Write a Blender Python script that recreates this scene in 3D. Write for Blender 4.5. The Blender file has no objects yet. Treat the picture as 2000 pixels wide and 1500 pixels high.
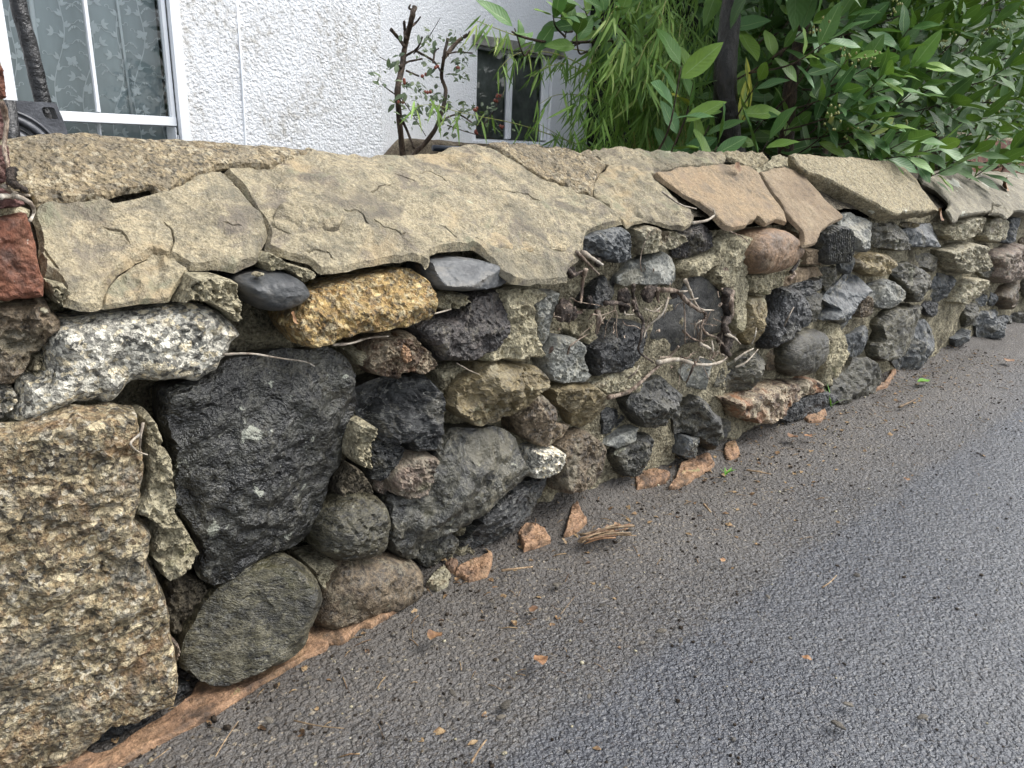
import bpy, bmesh, math, random
import numpy as np
from mathutils import Matrix, Vector
from mathutils.geometry import delaunay_2d_cdt

random.seed(7)
RNG = np.random.default_rng(11)
SC = bpy.context.scene

# ------------------------------------------------------------------ camera
F_PX = 1450.0                       # focal length in pixels of a 2000 px wide frame
EYE = np.array([0.0, -0.71726, 0.55])
R = np.array([[0.7401567601538218, 0.17891369928835674, -0.6481958489573605],
              [-0.6714925974115658, 0.24765612661553613, -0.6984011272694641],
              [0.035576143974110734, 0.9521850298953166, 0.3034435809556504]])
cd = bpy.data.cameras.new('camera')
cd.sensor_width = 36.0
cd.lens = 36.0 * F_PX / 2000.0
cd.clip_start = 0.02
cd.clip_end = 500.0
cam = bpy.data.objects.new('camera', cd)
SC.collection.objects.link(cam)
M = Matrix([list(R[i]) + [EYE[i]] for i in range(3)] + [[0, 0, 0, 1]])
cam.matrix_world = M
SC.camera = cam

# ------------------------------------------------------------------ light
SUN_EL, SUN_AZ = math.radians(52), math.radians(125)      # azimuth clockwise from +Y
world = bpy.data.worlds.new('World')
SC.world = world
world.use_nodes = True
wn = world.node_tree.nodes
sky = wn.new('ShaderNodeTexSky')
sky.sky_type = 'NISHITA'
sky.sun_disc = False
sky.sun_elevation = SUN_EL
sky.sun_rotation = SUN_AZ
sky.air_density = 1.0
sky.dust_density = 2.0
sky.ozone_density = 1.0
bg = wn['Background']
bg.inputs[1].default_value = 0.14
hs = wn.new('ShaderNodeHueSaturation')                # an even cloud cover greys the whole sky
hs.inputs['Saturation'].default_value = 0.35
world.node_tree.links.new(sky.outputs[0], hs.inputs['Color'])
world.node_tree.links.new(hs.outputs[0], bg.inputs[0])
sl = bpy.data.lights.new('sun', 'SUN')
sl.energy = 1.4
sl.angle = math.radians(35)
sl.color = (1.0, 0.975, 0.94)
sun = bpy.data.objects.new('sun', sl)
SC.collection.objects.link(sun)
sd = Vector((math.sin(SUN_AZ) * math.cos(SUN_EL), math.cos(SUN_AZ) * math.cos(SUN_EL), math.sin(SUN_EL)))
sun.rotation_euler = sd.to_track_quat('Z', 'Y').to_euler()
sun.location = (3, -3, 5)
SC.view_settings.view_transform = 'Standard'
SC.view_settings.look = 'None'
SC.view_settings.exposure = 1.4
SC.view_settings.gamma = 1.0
SC.view_settings.use_curve_mapping = False
SC.cycles.max_bounces = 5
SC.cycles.diffuse_bounces = 2
SC.cycles.glossy_bounces = 3
SC.cycles.transparent_max_bounces = 12
SC.cycles.use_denoising = True
SC.cycles.use_adaptive_sampling = True
SC.cycles.adaptive_threshold = .02

# ------------------------------------------------------------------ helpers
COL = SC.collection
CROPS = dict(A=(0, 0, .35), B=(650, 0, .35), C=(1300, 0, .35), D=(0, 500, .35), E=(650, 450, .35), F=(1300, 350, .35),
             G=(0, 975, .35), K=(650, 850, .35), P=(1600, 350, .2), Q=(0, 260, .2), S=(1050, 480, .2), T=(1150, 750, .2),
             U=(1600, 550, .2), V=(300, 280, .2), W=(650, 280, .2), Z=(0, 0, 1.0))


def trace(s):
    """survey points of the photograph (tokens 'D 250,430 330,355 ...' in enlarged crops) -> pixels"""
    o, out = CROPS['Z'], []
    for t in s.split():
        if t in CROPS:
            o = CROPS[t]
        else:
            x, y = t.split(',')
            out.append((o[0] + float(x) * o[2], o[1] + float(y) * o[2]))
    return np.array(out)


def ray(px, py):
    return R @ np.array([(px - 1000) / F_PX, (750 - py) / F_PX, -1.0])


def atY(px, py, y):
    r = ray(px, py)
    return EYE + r * ((y - EYE[1]) / r[1])


def atZ(px, py, z):
    r = ray(px, py)
    return EYE + r * ((z - EYE[2]) / r[2])


def lin(c):
    c = np.array(c[:3], float) / 255.0
    c = np.where(c <= .04045, c / 12.92, ((c + .055) / 1.055) ** 2.4)
    return (float(c[0]), float(c[1]), float(c[2]), 1.0)


def _hash(ix, iy, iz, seed):
    h = (ix * 374761393 + iy * 668265263 + iz * 2147483647 + seed * 974634771) & 0xFFFFFFFF
    h = ((h ^ (h >> 13)) * 1274126177) & 0xFFFFFFFF
    h = ((h ^ (h >> 16)) * 2246822519) & 0xFFFFFFFF
    return ((h ^ (h >> 15)) & 0xFFFFFF) / float(0xFFFFFF)


def vnoise(p, seed=0):
    p = np.asarray(p, float)
    i = np.floor(p).astype(np.int64)
    f = p - i
    u = f * f * (3 - 2 * f)
    r = 0
    for dx in (0, 1):
        for dy in (0, 1):
            for dz in (0, 1):
                w = (u[:, 0] if dx else 1 - u[:, 0]) * (u[:, 1] if dy else 1 - u[:, 1]) * (u[:, 2] if dz else 1 - u[:, 2])
                r = r + w * _hash(i[:, 0] + dx, i[:, 1] + dy, i[:, 2] + dz, seed)
    return r * 2 - 1


def fbm(p, octv=4, seed=0, gain=.5):
    p = np.asarray(p, float)
    a, s, n = 1.0, 0, 0
    for k in range(octv):
        s = s + a * vnoise(p, seed + k)
        n += a
        a *= gain
        p = p * 2.03 + 11.7
    return s / n


def sstep(a, b, x):
    t = np.clip((x - a) / (b - a), 0, 1)
    return t * t * (3 - 2 * t)


def mesh(name, v, f, mat=None, parent=None, smooth=True, uv=None, origin=None):
    me = bpy.data.meshes.new(name)
    v = np.asarray(v, float)
    o3 = np.zeros(3) if origin is None else np.asarray(origin, float)
    me.from_pydata((v - o3).tolist(), [], [list(map(int, q)) for q in f])
    if smooth:
        me.polygons.foreach_set('use_smooth', [True] * len(me.polygons))
    if uv is not None:
        lay = me.uv_layers.new(name='UVMap')
        li = np.zeros(len(me.loops), np.int32)
        me.loops.foreach_get('vertex_index', li)
        lay.data.foreach_set('uv', np.asarray(uv, np.float32)[li].ravel())
    me.update()
    ob = bpy.data.objects.new(name, me)
    COL.objects.link(ob)
    if mat is not None:
        for m in (mat if isinstance(mat, (list, tuple)) else [mat]):
            me.materials.append(m)
    ob.location = Vector(o3.tolist())
    if parent is not None:
        ob.parent = parent
        ob.matrix_parent_inverse = Matrix.Identity(4)
        d = o3
        q = parent
        while q is not None:
            d = d - np.array(q.location)
            q = q.parent
        ob.location = Vector(d.tolist())
    return ob


def empty(name, loc=(0, 0, 0), label=None, cat=None, group=None):
    o = bpy.data.objects.new(name, None)
    o.location = Vector([float(c) for c in loc])
    o.empty_display_size = .05
    COL.objects.link(o)
    tag(o, label, cat, group)
    return o


def tag(o, label=None, cat=None, group=None, kind=None):
    if label: o['label'] = label
    if cat: o['category'] = cat
    if group: o['group'] = group
    if kind: o['kind'] = kind
    return o


class MB:
    """collects shapes for one mesh"""
    def __init__(self):
        self.v, self.f, self.uv, self.n = [], [], [], 0

    def add(self, v, f, uv=None):
        v = np.asarray(v, float)
        self.v.append(v)
        self.f += [tuple(i + self.n for i in q) for q in f]
        self.uv.append(np.zeros((len(v), 2)) if uv is None else np.asarray(uv, float))
        self.n += len(v)

    def box(self, x0, x1, y0, y1, z0, z1):
        v = [(x, y, z) for x in (x0, x1) for y in (y0, y1) for z in (z0, z1)]
        self.add(v, [(0, 1, 3, 2), (4, 6, 7, 5), (0, 4, 5, 1), (2, 3, 7, 6), (0, 2, 6, 4), (1, 5, 7, 3)])

    def tube(self, pts, rad, seg=8, bump=0.0, seed=0):
        pts = np.asarray(pts, float)
        n = len(pts)
        rad = np.full(n, float(rad)) if np.isscalar(rad) else np.asarray(rad, float)
        tg = np.gradient(pts, axis=0)
        tg /= np.linalg.norm(tg, axis=1)[:, None] + 1e-9
        up = np.array([.31, -.77, .55])
        v, f, uv = [], [], []
        for k in range(n):
            a = np.cross(tg[k], up)
            if np.linalg.norm(a) < .1: a = np.cross(tg[k], [1, 0, 0])
            a /= np.linalg.norm(a)
            b = np.cross(tg[k], a)
            for j in range(seg):
                t = 2 * math.pi * j / seg
                q = rad[k]
                if bump:
                    q *= 1 + bump * vnoise(np.array([[k * .7 + seed, math.cos(t) * 1.7, math.sin(t) * 1.7]]), seed)[0]
                v.append(pts[k] + q * (a * math.cos(t) + b * math.sin(t)))
                uv.append((k / max(1, n - 1), j / seg))
        for k in range(n - 1):
            for j in range(seg):
                j2 = (j + 1) % seg
                f.append((k * seg + j, k * seg + j2, (k + 1) * seg + j2, (k + 1) * seg + j))
        f.append(tuple(range(seg))[::-1])
        f.append(tuple((n - 1) * seg + j for j in range(seg)))
        self.add(v, f, uv)

    def build(self, name, mat, parent=None, smooth=True, origin=None):
        return mesh(name, np.concatenate(self.v), self.f, mat, parent, smooth, np.concatenate(self.uv), origin)


def spline(pts, n):
    pts = np.asarray(pts, float)
    if len(pts) < 3:
        t = np.linspace(0, 1, n)[:, None]
        return pts[0] * (1 - t) + pts[-1] * t
    P = np.vstack([2 * pts[0] - pts[1], pts, 2 * pts[-1] - pts[-2]])
    out = []
    m = len(pts) - 1
    for s in np.linspace(0, m - 1e-6, n):
        i = int(s)
        t = s - i
        a, b, c, d = P[i], P[i + 1], P[i + 2], P[i + 3]
        out.append(.5 * ((2 * b) + (c - a) * t + (2 * a - 5 * b + 4 * c - d) * t * t + (3 * b - 3 * c + d - a) * t ** 3))
    return np.array(out)


# ------------------------------------------------------------------ materials
class NT:
    def __init__(self, name):
        self.m = bpy.data.materials.new(name)
        self.m.use_nodes = True
        self.t = self.m.node_tree
        self.bsdf = self.t.nodes['Principled BSDF']
        self.out = self.t.nodes['Material Output']

    def n(self, typ, **kw):
        nd = self.t.nodes.new(typ)
        for k, v in kw.items():
            setattr(nd, k, v)
        return nd

    def l(self, a, b):
        self.t.links.new(a, b)

    def val(self, sock, v):
        if hasattr(v, 'bl_idname') or isinstance(v, bpy.types.NodeSocket):
            self.l(v, sock)
        else:
            sock.default_value = v

    def noise(self, vec, scale, detail=6, rough=.6, dist=0.0):
        nd = self.n('ShaderNodeTexNoise')
        self.l(vec, nd.inputs['Vector'])
        nd.inputs['Scale'].default_value = scale
        nd.inputs['Detail'].default_value = detail
        nd.inputs['Roughness'].default_value = rough
        nd.inputs['Distortion'].default_value = dist
        return nd.outputs['Fac']

    def vor(self, vec, scale, feature='F1', out='Color'):
        nd = self.n('ShaderNodeTexVoronoi', feature=feature)
        self.l(vec, nd.inputs['Vector'])
        nd.inputs['Scale'].default_value = scale
        return nd.outputs[out]

    def ramp(self, fac, stops, interp='LINEAR'):
        nd = self.n('ShaderNodeValToRGB')
        cr = nd.color_ramp
        cr.interpolation = interp
        while len(cr.elements) > 1: cr.elements.remove(cr.elements[-1])
        cr.elements[0].position, cr.elements[0].color = stops[0]
        for p, c in stops[1:]:
            e = cr.elements.new(p)
            e.color = c
        self.l(fac, nd.inputs[0])
        return nd.outputs[0]

    def step(self, fac, a, b):
        nd = self.n('ShaderNodeMapRange')
        nd.interpolation_type = 'SMOOTHSTEP'
        self.l(fac, nd.inputs[0])
        nd.inputs[1].default_value = a
        nd.inputs[2].default_value = b
        return nd.outputs[0]

    def mapr(self, fac, a, b, c, d):
        nd = self.n('ShaderNodeMapRange')
        self.l(fac, nd.inputs[0])
        for i, v in enumerate((a, b, c, d)): nd.inputs[1 + i].default_value = v
        return nd.outputs[0]

    def mix(self, fac, a, b, blend='MIX'):
        nd = self.n('ShaderNodeMix', data_type='RGBA', blend_type=blend)
        self.val(nd.inputs[0], fac)
        self.val(nd.inputs[6], a)
        self.val(nd.inputs[7], b)
        return nd.outputs[2]

    def math(self, op, a, b=0.0):
        nd = self.n('ShaderNodeMath', operation=op)
        self.val(nd.inputs[0], a)
        self.val(nd.inputs[1], b)
        return nd.outputs[0]

    def vmath(self, op, a, b):
        nd = self.n('ShaderNodeVectorMath', operation=op)
        self.val(nd.inputs[0], a)
        self.val(nd.inputs[1], b)
        return nd.outputs[0]

    def coords(self, scale=(1, 1, 1), rot=(0, 0, 0), rnd=True):
        tc = self.n('ShaderNodeTexCoord')
        v = tc.outputs['Object']
        if rnd:
            oi = self.n('ShaderNodeObjectInfo')
            k = self.math('MULTIPLY', oi.outputs['Random'], 57.0)
            cx = self.n('ShaderNodeCombineXYZ')
            for i in range(3): self.l(k, cx.inputs[i])
            v = self.vmath('ADD', v, cx.outputs[0])
        if scale != (1, 1, 1) or rot != (0, 0, 0):
            mp = self.n('ShaderNodeMapping')
            mp.inputs['Scale'].default_value = scale
            mp.inputs['Rotation'].default_value = rot
            self.l(v, mp.inputs[0])
            v = mp.outputs[0]
        return v

    def warp(self, vec, scale, amt):
        nd = self.n('ShaderNodeTexNoise')
        self.l(vec, nd.inputs['Vector'])
        nd.inputs['Scale'].default_value = scale
        nd.inputs['Detail'].default_value = 3
        d = self.vmath('SUBTRACT', nd.outputs['Color'], (.5, .5, .5))
        d = self.vmath('SCALE', d, (0, 0, 0)) if False else self.vmath('MULTIPLY', d, (amt, amt, amt))
        return self.vmath('ADD', vec, d)

    def bump(self, h, strength, dist, prev=None):
        nd = self.n('ShaderNodeBump')
        nd.inputs['Strength'].default_value = strength
        nd.inputs['Distance'].default_value = dist
        self.l(h, nd.inputs['Height'])
        if prev is not None: self.l(prev, nd.inputs['Normal'])
        return nd.outputs[0]

    def finish(self, col, rough=.7, normal=None, spec=.5):
        self.val(self.bsdf.inputs['Base Color'], col)
        self.val(self.bsdf.inputs['Roughness'], rough)
        self.bsdf.inputs['Specular IOR Level'].default_value = spec
        if normal is not None: self.l(normal, self.bsdf.inputs['Normal'])
        return self.m


def rlin(c, sat=.86, val=.86):
    c = np.array(c[:3], float)
    g = c @ np.array([.3, .59, .11])
    return lin((g + (c - g) * sat) * val * np.array([1.0, 1.0, .985]))


def rock(name, base, bscale=22, fine=260, fineamt=.55, granite=None, gscale=330, spots=None, lichen=None, lich_t=.66, lich_s=26,
         stain=None, stain_t=.55, rough=(.45, .8), bump=.5, bdist=.004, pit=0.0, aniso=None, rot=(0, 0, 0), spec=.5, var=.25, smear=0.0, vein=0.0, gmix=.66, tint=None, gain=1.0, mega=None):
    t = NT(name)
    v0 = t.coords()
    v = v0
    if aniso:
        mp = t.n('ShaderNodeMapping')
        mp.inputs['Scale'].default_value = aniso
        mp.inputs['Rotation'].default_value = rot
        t.l(v0, mp.inputs[0])
        v = mp.outputs[0]
    n1 = t.noise(v, bscale, 6, .72, .5)
    k = len(base)
    col = t.ramp(n1, [(.37 + .27 * i / max(1, k - 1), rlin(c)) for i, c in enumerate(base)])
    nf = t.noise(v, fine, 3, .7)
    mid = t.noise(v, fine * .33, 3, .65)
    if granite:
        wn_ = t.n('ShaderNodeTexNoise')
        t.l(v0, wn_.inputs['Vector'])
        wn_.inputs['Scale'].default_value = gscale * .8
        wn_.inputs['Detail'].default_value = 1
        d = t.vmath('MULTIPLY', wn_.outputs['Color'], (1.2 / gscale,) * 3)
        vw = t.vmath('ADD', v0, d)
        cells = t.vor(vw, gscale)
        sp = t.n('ShaderNodeSeparateColor')
        t.l(cells, sp.inputs[0])
        g1 = t.ramp(sp.outputs[0], [(p, rlin(c)) for p, c in granite], 'CONSTANT')
        cells2 = t.vor(vw, gscale * .42)
        sp2 = t.n('ShaderNodeSeparateColor')
        t.l(cells2, sp2.inputs[0])
        g2 = t.ramp(sp2.outputs[1], [(p, rlin(c)) for p, c in granite], 'CONSTANT')
        col = t.mix(gmix, col, t.mix(.36, g1, g2))
    if mega:                                     # scattered large feldspar crystals
        mp2 = t.n('ShaderNodeMapping')
        mp2.inputs['Scale'].default_value = (1, 1, 2.1)
        mp2.inputs['Rotation'].default_value = (.3, .6, 0)
        t.l(v0, mp2.inputs[0])
        mv = t.n('ShaderNodeTexVoronoi', feature='F1')
        t.l(mp2.outputs[0], mv.inputs['Vector'])
        mv.inputs['Scale'].default_value = mega[1]
        ms_ = t.n('ShaderNodeSeparateColor')
        t.l(mv.outputs['Color'], ms_.inputs[0])
        near_ = t.n('ShaderNodeMapRange'); t.l(t.math('ADD', mv.outputs['Distance'], t.math('MULTIPLY', t.math('SUBTRACT', mid, .5), .35)), near_.inputs[0])
        for i, q in enumerate((.30, .36, 1.0, 0.0)): near_.inputs[1 + i].default_value = q
        col = t.mix(t.math('MULTIPLY', t.math('MULTIPLY', t.step(ms_.outputs[0], .78, .80), near_.outputs[0]), .85), col, rlin(mega[0], val=1.0))
    f2 = t.math('ADD', t.mapr(nf, .3, .7, 1 - fineamt, 1 + fineamt), t.mapr(mid, .35, .65, -fineamt * .6, fineamt * .6))
    cf = t.n('ShaderNodeCombineColor')
    for i in range(3): t.l(f2, cf.inputs[i])
    col = t.mix(1.0, col, cf.outputs[0], 'MULTIPLY')
    if tint:                                     # broad weathering patches
        for q, (tc_, sc_n, th) in enumerate(tint):
            s = t.noise(t.vmath('ADD', v0, (3.1 * q + 1.7, .9 * q, 5.3)), sc_n, 5, .65, .7)
            col = t.mix(t.math('MULTIPLY', t.step(s, th, th + .13), .6), col, rlin(tc_))
    if stain:
        stain_t -= .03
        s = t.noise(v0, 14, 4, .65, .8)
        col = t.mix(t.math('MULTIPLY', t.step(s, stain_t, stain_t + .14), .7), col, rlin(stain))
    if spots:
        for sc, c, th in spots:
            s = t.noise(v0, sc, 2, .5)
            col = t.mix(t.step(s, th, th + .03), col, rlin(c))
    if lichen:
        lich_t -= .055
        s = t.noise(v0, lich_s, 5, .66, .4)
        col = t.mix(t.math('MULTIPLY', t.step(s, lich_t, lich_t + .03), .85), col, rlin(lichen, val=1.0))
    if smear:
        s = t.math('ADD', t.noise(v0, 17, 5, .7, .6), t.math('MULTIPLY', t.math('SUBTRACT', nf, .5), .25))
        col = t.mix(t.math('MULTIPLY', t.step(s, .53, .62), smear), col, rlin((172, 162, 134)))
    if vein:
        s = t.math('ABSOLUTE', t.math('SUBTRACT', t.noise(v, bscale * .7, 4, .6, 1.2), .5))
        vf = t.n('ShaderNodeMapRange'); t.l(s, vf.inputs[0])
        for i, q in enumerate((.0, .012, 1.0, 0.0)): vf.inputs[1 + i].default_value = q
        col = t.mix(t.math('MULTIPLY', vf.outputs[0], vein), col, rlin((176, 174, 164)))
    oi = t.n('ShaderNodeObjectInfo')
    b = t.mapr(oi.outputs['Random'], 0, 1, (1 - var) * gain, (1 + var) * gain)
    cb = t.n('ShaderNodeCombineColor')
    for i in range(3): t.l(b, cb.inputs[i])
    col = t.mix(1.0, col, cb.outputs[0], 'MULTIPLY')
    h = t.math('ADD', t.math('MULTIPLY', n1, 1.6), t.math('ADD', t.math('MULTIPLY', mid, .9), t.math('MULTIPLY', nf, .42)))
    if pit:
        pd = t.vor(v0, 170, 'F1', 'Distance')
        h = t.math('ADD', h, t.math('MULTIPLY', t.step(pd, .1, .5), pit * .6))
    nm = t.bump(h, min(1.0, bump * 1.35), bdist * 1.5)
    ro = t.mapr(mid, .35, .65, rough[0], rough[1])
    return t.finish(col, ro, nm, spec)


MT = {}
MT['granite_gold'] = rock('granite_gold', [(112, 96, 68), (164, 142, 104), (140, 122, 92), (196, 178, 138), (130, 110, 78)], 20, 300, .4,
    granite=[(0, (34, 32, 30)), (.18, (112, 98, 74)), (.34, (170, 146, 104)), (.52, (206, 188, 148)), (.70, (148, 116, 76)), (.80, (222, 212, 190)), (.90, (60, 56, 50))],
    gmix=.82, gscale=290, stain=(146, 104, 62), stain_t=.62, rough=(.45, .75), bump=.8, bdist=.006, pit=.35, gain=.92, tint=[((160, 112, 62), 9, .53), ((106, 104, 96), 13, .53)], mega=((214, 194, 154), 46))
MT['granite_pale'] = rock('granite_pale', [(128, 124, 112), (184, 178, 160), (210, 202, 184), (150, 146, 132)], 26, 300, .35,
    granite=[(0, (30, 31, 32)), (.2, (108, 108, 104)), (.34, (194, 188, 174)), (.58, (228, 222, 206)), (.76, (206, 188, 150)), (.86, (54, 55, 56))],
    gmix=.82, gscale=280, rough=(.45, .75), bump=.8, bdist=.006, pit=.3, gain=1.45, mega=((226, 210, 178), 60))
MT['granite_yellow'] = rock('granite_yellow', [(142, 116, 68), (180, 152, 98), (168, 148, 110)], 20, 280, .35,
    granite=[(0, (56, 50, 44)), (.13, (150, 116, 56)), (.4, (194, 160, 92)), (.62, (172, 128, 66)), (.78, (204, 186, 144)), (.92, (110, 98, 80))],
    gmix=.82, gscale=250, rough=(.5, .8), bump=.8, bdist=.006, pit=.3, gain=1.0, mega=((206, 180, 124), 60))
MT['black_stone'] = rock('black_stone', [(22, 22, 22), (40, 40, 38), (62, 61, 54), (33, 33, 32)], 16, 210, 1.1,
    lichen=(158, 160, 146), lich_t=.675, lich_s=34, stain=(62, 62, 46), stain_t=.6, rough=(.3, .55), bump=.75, bdist=.005, spec=.6, smear=0.12, vein=0.25, gain=.72)
MT['dark_stone'] = rock('dark_stone', [(44, 44, 42), (66, 65, 58), (92, 89, 76), (56, 55, 50)], 18, 240, .85,
    lichen=(150, 150, 128), lich_t=.69, lich_s=30, stain=(92, 86, 58), stain_t=.58, rough=(.32, .6), bump=.6, bdist=.004, spec=.55, smear=0.35, vein=0.35, gain=.68)
MT['olive_stone'] = rock('olive_stone', [(58, 55, 42), (88, 83, 62), (112, 105, 80), (74, 70, 52)], 16, 250, .85, aniso=(1, 1, 2.2), rot=(.3, .5, .2),
    lichen=(158, 154, 128), lich_t=.70, lich_s=24, stain=(96, 92, 48), stain_t=.6, rough=(.34, .62), bump=.5, bdist=.004, spec=.55, smear=0.4, vein=0.3, gain=.50)
MT['brown_stone'] = rock('brown_stone', [(72, 59, 45), (104, 87, 66), (132, 113, 88), (92, 76, 58)], 20, 250, .7,
    lichen=(166, 158, 132), lich_t=.70, stain=(64, 54, 44), stain_t=.6, rough=(.45, .75), bump=.6, smear=0.4, vein=0.2, gain=.88)
MT['gold_stone'] = rock('gold_stone', [(92, 78, 48), (132, 114, 74), (160, 142, 102), (120, 102, 66)], 18, 240, .45, aniso=(1, 1, 1.8), rot=(.2, .7, .1),
    lichen=(176, 168, 136), lich_t=.70, stain=(78, 70, 62), stain_t=.6, rough=(.45, .7), bump=.6, smear=0.4, vein=0.25, gain=.9)
MT['slate'] = rock('slate', [(56, 59, 62), (84, 88, 91), (112, 115, 117), (72, 75, 78)], 14, 210, .35, lichen=(160, 160, 146), lich_t=.73,
    stain=(92, 88, 72), stain_t=.62, rough=(.42, .62), bump=.45, spec=.4, smear=0.35, vein=0.4, gain=.9)
MT['smooth_slate'] = rock('smooth_slate', [(62, 64, 67), (86, 88, 90), (108, 105, 100), (76, 78, 80)], 9, 160, .14, aniso=(1, 1, 2.5), rot=(.1, .3, 0),
    stain=(136, 112, 90), stain_t=.66, rough=(.42, .6), bump=.2, spec=.35)
MT['black_slate'] = rock('black_slate', [(20, 21, 22), (36, 38, 39), (66, 67, 66)], 18, 200, .6, aniso=(1, 1, 3.0), rot=(.4, .3, .3),
    lichen=(128, 132, 130), lich_t=.73, lich_s=40, rough=(.26, .48), bump=.55, spec=.55, smear=0.15, vein=0.5)
MT['pale_stone'] = rock('pale_stone', [(90, 92, 90), (126, 127, 122), (154, 153, 144), (106, 107, 102)], 22, 250, .45,
    stain=(100, 96, 76), stain_t=.62, rough=(.5, .8), bump=.5, smear=0.4, vein=0.3)
MT['cream_stone'] = rock('cream_stone', [(112, 102, 76), (152, 142, 112), (182, 174, 146), (136, 126, 98)], 24, 240, .45,
    granite=[(0, (76, 68, 56)), (.15, (140, 130, 102)), (.45, (176, 166, 136)), (.75, (196, 188, 162)), (.92, (120, 96, 66))], gscale=240,
    stain=(100, 80, 58), stain_t=.6, rough=(.5, .8), bump=.7, gain=1.15)
MT['purple_stone'] = rock('purple_stone', [(38, 35, 36), (62, 57, 56), (90, 82, 78), (52, 48, 48)], 24, 200, .6,
    stain=(104, 78, 58), stain_t=.66, lichen=(150, 142, 120), lich_t=.73, rough=(.4, .7), bump=.8, pit=.45, smear=0.3, vein=0.15, gain=.85)
MT['rust_stone'] = rock('rust_stone', [(60, 48, 40), (104, 78, 56), (164, 148, 122), (120, 84, 54)], 34, 220, .5, stain=(166, 108, 66), stain_t=.56, rough=(.4, .7), bump=.8, pit=.3, smear=0.4, vein=0)
MT['charcoal_stone'] = rock('charcoal_stone', [(18, 18, 19), (34, 35, 37), (54, 56, 58)], 30, 190, .7, rough=(.3, .55), bump=.9, pit=.4, spec=.6, smear=0.12, vein=0.2)
MT['grey_sandstone'] = rock('grey_sandstone', [(56, 56, 55), (72, 71, 69), (88, 86, 82)], 12, 330, .5, rough=(.6, .85), bump=.4, smear=0.15, vein=0.1)
MT['red_stone'] = rock('red_stone', [(106, 82, 60), (142, 110, 80), (164, 132, 100)], 14, 260, .35, stain=(94, 72, 58), stain_t=.62, rough=(.5, .75), bump=.4, smear=0.2, vein=0)
MT['pink_stone'] = rock('pink_stone', [(112, 94, 82), (146, 124, 108), (164, 146, 128)], 26, 230, .45,
    granite=[(0, (70, 64, 58)), (.2, (134, 112, 98)), (.55, (162, 140, 122)), (.85, (180, 170, 150))], gscale=260, stain=(112, 112, 76), stain_t=.6, rough=(.5, .8), bump=.6, smear=0.3, vein=0)
MT['mortar'] = rock('mortar', [(124, 115, 92), (164, 154, 124), (188, 178, 148), (146, 136, 108)], 26, 230, .5,
    granite=[(0, (112, 102, 82)), (.2, (160, 148, 120)), (.6, (186, 175, 146)), (.93, (206, 200, 178))], gmix=.42, gscale=420,
    stain=(112, 110, 70), stain_t=.62, rough=(.75, .95), bump=.9, bdist=.006, pit=.3, spec=.25, var=.12, gain=1.15)
MT['joint_mortar'] = rock('joint_mortar', [(96, 88, 70), (146, 136, 110), (176, 166, 138), (126, 116, 92)], 22, 230, .55,
    granite=[(0, (92, 84, 68)), (.2, (146, 136, 110)), (.6, (176, 166, 138)), (.93, (198, 190, 168))], gmix=.42, gscale=400,
    stain=(74, 66, 54), stain_t=.56, rough=(.75, .95), bump=1.0, bdist=.007, pit=.4, spec=.25, var=.05, gain=1.1)
MT['dirty_mortar'] = rock('dirty_mortar', [(54, 48, 40), (84, 76, 62), (112, 102, 84), (70, 62, 52)], 26, 200, .6, rough=(.7, .95), bump=1.0, bdist=.007, pit=.4, spec=.25, var=.12)
MT['coping_render'] = rock('coping_render', [(122, 114, 98), (158, 147, 122), (178, 164, 134), (142, 134, 116), (186, 170, 138), (160, 150, 126)], 9, 420, .34,
    granite=[(0, (120, 110, 90)), (.15, (166, 152, 122)), (.6, (186, 171, 138)), (.93, (208, 200, 178))], gmix=.34, tint=[((112, 108, 96), 12, .50), ((196, 170, 128), 8, .53), ((120, 110, 104), 24, .54), ((140, 142, 116), 15, .55), ((100, 94, 84), 46, .58)], gscale=620,
    spots=None, lichen=(176, 178, 152), lich_t=.72, lich_s=11, stain=(116, 108, 98), stain_t=.575, rough=(.75, .95), bump=.6, bdist=.004, spec=.2, var=.07, gain=1.0)
MT['coping_grit'] = rock('coping_grit', [(116, 106, 88), (148, 134, 110), (168, 154, 128)], 30, 260, .3,
    granite=[(0, (66, 63, 57)), (.12, (126, 112, 88)), (.3, (172, 150, 112)), (.5, (196, 174, 132)), (.68, (146, 124, 90)), (.82, (214, 200, 170)), (.94, (110, 104, 94))],
    tint=[((128, 116, 96), 12, .52)], gscale=215, rough=(.6, .85), bump=.6, bdist=.006, pit=.7, spec=.3, var=.06, gain=.92)
MT['slab_orange'] = rock('slab_orange', [(134, 118, 98), (164, 142, 114), (178, 152, 118), (148, 130, 108)], 10, 330, .32, tint=[((150, 130, 112), 14, .52), ((184, 150, 112), 9, .53)], stain=(116, 104, 92), stain_t=.6, lichen=(180, 174, 146), lich_t=.73, lich_s=14, rough=(.7, .9), bump=.5, spec=.25, var=.05, gain=.84)
MT['slab_brown'] = rock('slab_brown', [(122, 104, 84), (152, 130, 104), (168, 148, 120)], 10, 360, .26, stain=(128, 112, 98), stain_t=.62, rough=(.7, .9), bump=.45, spec=.25, var=.05, gain=.92)
MT['slab_grey'] = rock('slab_grey', [(128, 118, 96), (158, 145, 116), (170, 158, 130)], 12, 300, .34,
    granite=[(0, (92, 86, 72)), (.16, (152, 138, 108)), (.6, (176, 162, 128)), (.93, (194, 186, 162))], gscale=330, lichen=(196, 194, 180), lich_t=.74, lich_s=12, rough=(.7, .9), bump=.7, pit=.25, spec=.25, var=.05)
MT['slab_dark'] = rock('slab_dark', [(118, 112, 98), (144, 136, 118), (160, 152, 132)], 12, 320, .3, lichen=(176, 176, 162), lich_t=.66, lich_s=10, rough=(.65, .9), bump=.5, spec=.25, var=.06)
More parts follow.
